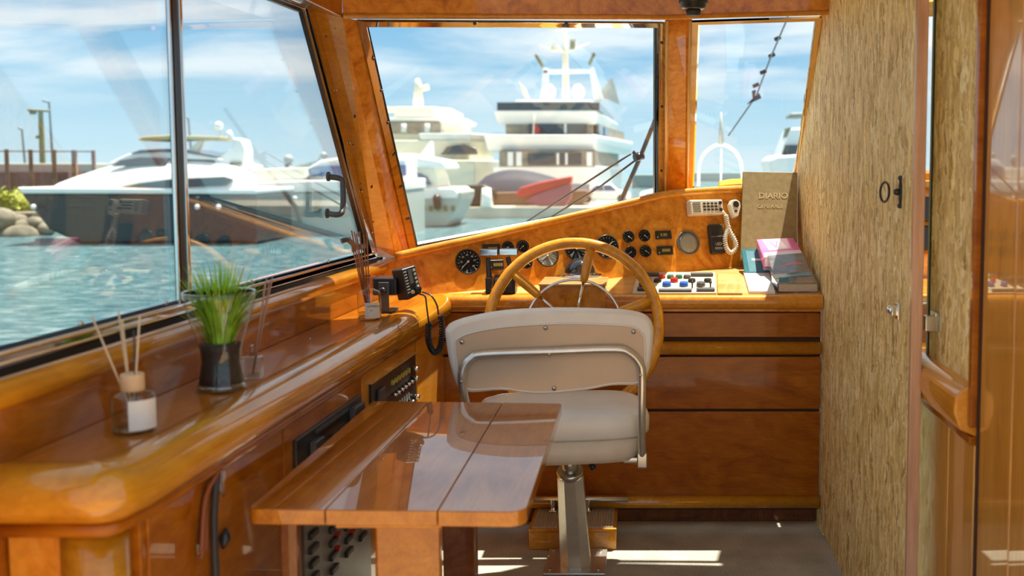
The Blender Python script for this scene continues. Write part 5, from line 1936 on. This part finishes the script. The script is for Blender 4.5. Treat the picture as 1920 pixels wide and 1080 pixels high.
# distant low shore
tag(MB().box(aty(1185, 330, 170).x, aty(1236, 330, 170).x, 170, 180, ZW, aty(1200, 328, 170).z).build('shore_building', plain('grey_shed', (.28, .3, .28), .7)), 'low grey shed on the shore beyond the cars', 'building')
tag(MB().box(aty(1290, 330, 240).x, aty(1560, 330, 240).x, 240, 250, ZW, aty(1300, 324, 240).z).build('breakwater', plain('grey_breakwater', (.40, .44, .43), .8)), 'long low grey breakwater on the horizon in the right windscreen', 'breakwater')
tag(MB().box(aty(1700, 330, 250).x, aty(1800, 330, 250).x, 250, 260, ZW, aty(1300, 324, 240).z).build('breakwater', plain('grey_breakwater_far', (.40, .44, .43), .8)), 'grey breakwater seen through the narrow door gap', 'breakwater')

# ---- partial yacht at the right of the right pane
YR = 60.0
ry = thing('bow_of_yacht', 'white yacht bow and wheelhouse cut off by the strand board partition', 'yacht', (aty(1490, 330, YR).x, YR, ZW))
up_poly(((1440, 300), (1455, 292), (1520, 288), (1600, 290), (1600, 360), (1452, 360)), YR, 4, 'hull', WHITE, ry, .2)
up_poly(((1462, 292), (1470, 268), (1482, 240), (1600, 236), (1600, 292)), YR + .5, 3, 'wheelhouse', WHITE, ry, .15)
up_poly(((1466, 290), (1472, 272), (1600, 270), (1600, 290)), YR + .3, .3, 'window', YGLASS, ry)
up_poly(((1478, 222), (1482, 212), (1600, 206), (1600, 218)), YR + 1, 1.5, 'radar_mast', plain('grey_mast', (.25, .28, .27), .5), ry, .1)
up_poly(((1474, 258), (1478, 240), (1484, 240), (1482, 258)), YR + .6, 1.5, 'wing_light', OLIVE, ry)

# ---- left side: long motor yacht
YL = 48.0


def lw(u, v, dy=0.0):
    return aty(u, v, YL + dy)


ly_ = thing('sleek_motor_yacht', 'sleek white motor yacht with dark windscreen and tan bimini outside the left window', 'yacht', (lw(290, 400).x, YL + 2, ZW))
up_poly(((36, 362), (480, 364), (480, 456), (150, 458), (90, 430)), YL, 5, 'hull', HULLD, ly_, .15)
up_poly(((30, 351), (480, 354), (480, 364), (42, 363)), YL - .15, 5.3, 'gunwale', WHITE, ly_, .08)
m__ = MB()
# deckhouse as a loft: rounded cross-sections along the side profile
tops = [(92, 354), (110, 343), (145, 330), (190, 316), (230, 305), (262, 297), (300, 294), (345, 296), (400, 300), (440, 305), (470, 318), (482, 330)]
rows = []
for u, v in tops:
    h_ = 358 - v
    rows.append([lw(u, 358, -.0), lw(u, 358 - h_ * .55, .15), lw(u, 358 - h_ * .88, .9), lw(u, 358 - h_, 2.0), lw(u, 358 - h_, 3.0), lw(u, 358 - h_ * .88, 4.0), lw(u, 358 - h_ * .5, 4.8), lw(u, 358, 5.0)])
m__.grid(rows)
m__.build('deckhouse', WHITE, ly_)
up_poly(((205, 311), (225, 300), (262, 295), (308, 296), (312, 310), (262, 312)), YL + .55, .3, 'side_windscreen', YGLASS, ly_, .04)
up_poly(((222, 352), (262, 343), (318, 336), (420, 331), (436, 336), (424, 348), (330, 352)), YL - .05, .3, 'saloon_window', YGLASS, ly_, .04)
up_poly(((200, 306), (240, 288), (300, 283), (345, 284), (400, 293), (420, 300), (312, 298), (260, 297)), YL + 1.0, 3, 'flybridge', WHITE, ly_, .12)
up_poly(((243, 288), (262, 281), (310, 279), (345, 280), (408, 294), (398, 295), (345, 286), (300, 284)), YL + .9, 3.2, 'flybridge_screen', YGLASS, ly_, .04)
up_poly(((400, 302), (414, 290), (428, 281), (440, 268), (434, 262), (440, 258), (452, 262), (458, 280), (457, 305), (480, 312), (470, 318), (405, 316)), YL + 1.2, 1.2, 'radar_arch', WHITE, ly_, .12)
up_poly(((431, 304), (452, 304), (452, 309), (431, 309)), YL + 1.1, .2, 'arch_vent', OLIVE, ly_)
up_poly(((256, 261), (268, 256), (320, 253), (412, 256), (410, 264), (345, 261), (262, 264)), YL + 1.0, 3.0, 'bimini', TANC, ly_, .05)
up_poly(((345, 288), (372, 264), (378, 264), (366, 290)), YL + 1.2, .4, 'bimini_strut', CREAM, ly_)
MB().ball(lw(410, 236, 1.5), .2, 14).build('radar_dome', WHITE, ly_)
MB().tube([lw(428, 246, 1.5), lw(436, 262, 1.5)], .14, 8).build('searchlight', WHITE, ly_)
MB().tube([lw(410, 240, 1.5), lw(418, 262, 1.5)], .04, 6).build('dome_bracket', CREAM, ly_)
for u in (63, 370, 410):
    MB().ball(lw(u, 388, -.3), .12, 10).build('hull_light', WHITE, ly_)

# second yacht, pale hull, further right
YP2 = YL + 6
py = thing('pale_hulled_yacht', 'pale grey green hulled yacht with cream canopy, right half of the left window', 'yacht', (lw(600, 400, 3).x, YP2 + 4, ZW))
up_poly(((478, 362), (760, 358), (760, 448), (478, 458)), YP2 + .3, 5, 'hull', HULLG, py, .15)
up_poly(((450, 342), (560, 338), (760, 336), (760, 358), (450, 362)), YP2 + .1, 5.2, 'gunwale', WHITE, py, .1)
up_poly(((424, 345), (440, 328), (462, 318), (520, 315), (572, 314), (575, 330), (560, 340), (540, 345)), YP2 + .8, 3, 'canopy', plain('pale_canopy', (.62, .64, .56), .7), py, .12)
up_poly(((556, 338), (580, 312), (600, 300), (650, 293), (760, 296), (760, 340)), YP2 + 1.5, 3, 'wheelhouse', WHITE, py, .15)
up_poly(((566, 331), (583, 314), (600, 311), (760, 309), (760, 330)), YP2 + 1.3, .3, 'wheelhouse_window', YBLUE, py, .04)
up_poly(((552, 331), (566, 318), (580, 316), (566, 331)), YP2 + 1.2, .3, 'canopy_window', YGLASS, py)
for i, u in enumerate((501, 546)):
    MB().ball(lw(u if i == 0 else 553, 372, 5.8), .12, 10).build('deck_light', WHITE, py)
up_poly(((586, 362), (598, 362), (598, 398), (590, 398)), YP2 - .05, .3, 'fender', plain('teal_fender', (.12, .18, .18), .6), py)

# small superstructures behind
for u, v, r, lab in ((541, 299, 9, 'grey radar dome rising behind the cream canopy'), (607, 292, 7, 'pale radar dome rising behind the blue glazed wheelhouse')):
    c_ = aty(u, v, 70)
    t__ = thing('radar_mast', lab, 'radar mast', V((c_.x, 70, ZW)))
    MB().ball(c_, r * 70 / F, 14).build('dome', plain('grey_dome', (.45, .46, .45), .4), t__)
    MB().lathe([(.5, ZW - c_.z), (r * 70 / F * .8, -.3)], c_, n=10).build('mast_base', plain('grey_mast_base', (.30, .31, .30), .5), t__)
for u in (504,):
    c_ = aty(u, 305, 75)
    tag(MB().lathe([(.4, ZW - c_.z), (.3, 0), (.05, .6)], c_ + V((0, 12, 0)), n=8).build('mast_post', OLIVE), 'small olive mast left of the grey radar dome', 'mast')

# pier with posts, lamps and bush at far left
YPp = 66.0
pr_ = thing('pier_wall', 'plum coloured quay wall at the far left of the side window', 'quay wall', (aty(50, 350, YPp).x, YPp, ZW))
q0, q1 = aty(-160, 360, YPp), aty(128, 322, YPp)
MB().box(q0.x, q1.x, YPp, YPp + 3, ZW, q1.z).build('wall_face', PLUM, pr_)
q1 = aty(176, 308, YPp + 2)
MB().box(q0.x, q1.x, YPp + 2, YPp + 4, q0.z, aty(100, 306, YPp + 2).z).build('wall_coping', plain('grey_coping', (.36, .36, .31), .8), pr_, .1)
post0 = None
lbls = ['leftmost rusty post on the pier', 'second rusty post on the pier from the left', 'middle rusty post on the pier below the tall lamp', 'fourth rusty post on the pier from the left', 'rightmost dark post at the end of the pier railing']
for i, u in enumerate((13, 58, 102, 140, 176)):
    pa, pb3 = aty(u, 332 if i != 4 else 318, YPp - .3), aty(u - 1, 280 + i * .5, YPp - .3)
    pa.z = ZW + 0
    o = MB().tube([pa, pb3], .13 if i != 3 else .17, 8).build('pier_post', RUST)
    tag(o, lbls[i], 'post', 'posts along the pier')
MB().tube([aty(-160, 283, YPp - .3), aty(176, 284, YPp - .3)], .04, 6).build('top_rail', RUST, pr_)
lamps = [(96, 192, 330, 'tall street lamp at the left with its arm to the left', 12), (45, 243, 310, 'shorter distant street lamp at the far left', 6), (357, 222, 250, 'street lamp behind the bimini just right of the window mullion', 8)]
for u, vt, vb, lab, al in lamps:
    Yq = 85
    top_, bot_ = aty(u - 4, vt, Yq), aty(u + 6, vb, Yq)
    bot_ = V((bot_.x, Yq, ZW))
    t__ = thing('street_lamp', lab, 'street lamp', bot_)
    MB().tube([bot_, top_], [.14, .07], 8).build('pole', plain('lamp_grey', (.16, .17, .17), .6), t__)
    MB().tube([top_, top_ + V((-al * Yq / F, 0, .15))], .09, 8).build('lamp_head', plain('lamp_head_grey', (.25, .27, .27), .6), t__)
bt = aty(76, 206, 75)
ms = thing('signal_mast', 'dark signal mast with a crossarm rising behind the pier', 'mast', (bt.x + .2, 75, ZW))
MB().tube([V((bt.x + .35, 75, ZW)), aty(80, 305, 75), bt], [.25, .2, .16], 8).build('pole', OLIVE, ms)
MB().tube([aty(52, 206, 75), aty(94, 208, 75)], .09, 6).build('crossarm', OLIVE, ms)
MB().obox(aty(62, 211, 75), (1, 0, 0), (0, 1, 0), (0, 0, 1), .2, .1, .12).build('signal_light', OLIVE, ms)
MB().tube([aty(68, 257, 75), aty(78, 256, 75)], .12, 6).build('bracket', OLIVE, ms)


def bush(Y, u0, u1, vt, vb, mat, label, seed, name='shrub'):
    rnd = random.Random(seed)
    a_, b__ = aty(u0, vb, Y), aty(u1, vt, Y)
    m__ = MB()
    ctr = V(((a_.x + b__.x) / 2, Y + 1, a_.z))
    for _ in range(700):
        th_a = rnd.uniform(0, math.pi)
        ph = rnd.uniform(0, 2 * math.pi)
        rad = rnd.uniform(.6, 1.0)
        p = ctr + V((math.cos(th_a) * (b__.x - a_.x) / 2 * rad, math.sin(ph) * 1.6 * rad, abs(math.sin(th_a)) * (b__.z - a_.z) * rad * abs(math.cos(ph * .5)) ** .3))
        s_ = rnd.uniform(.12, .28)
        d1_ = V((rnd.uniform(-1, 1), rnd.uniform(-1, 1), rnd.uniform(-1, 1))).normalized() * s_
        d2__ = V((rnd.uniform(-1, 1), rnd.uniform(-1, 1), rnd.uniform(-1, 1))).normalized() * s_
        m__.add([p, p + d1_, p + d1_ + d2__, p + d2__], [[0, 1, 2, 3]])
    for _ in range(7):
        x = rnd.uniform(a_.x, b__.x)
        m__.ball(V((x, Y + 1, a_.z)), (b__.z - a_.z) * .75, 12, h0=0.0)
    tag(m__.build(name, mat), label, 'shrub')


bush(58.6, -90, 48, 353, 394, BUSH, 'rounded yellow green shrub at the far left edge of the side window', 3)
rk = thing('rock_bank', 'bank of pale and dark rocks at the waterline below the yellow green shrub', 'rocks', aty(20, 420, 52))
m__ = MB()
rnd = random.Random(5)
for i in range(26):
    u = rnd.uniform(-150, 90)
    m__.ball(aty(u, rnd.uniform(405, 450), 54 + rnd.uniform(0, 2)), rnd.uniform(.4, .9), 8, sq=.7)
m__.build('rocks', plain('mixed_rock', (.22, .20, .15), .9, var=.5, vscale=1.2), rk)
MB().box(aty(-200, 400, 56).x, aty(60, 400, 56).x, 56, 62, ZW - .3, aty(20, 398, 57).z).build('bank', plain('bank_earth', (.16, .14, .10), .9, var=.4, vscale=.6), rk)
bush(150, 560, 640, 300, 330, TREEG, 'dull green tree line far behind the yachts', 9, 'tree_line')
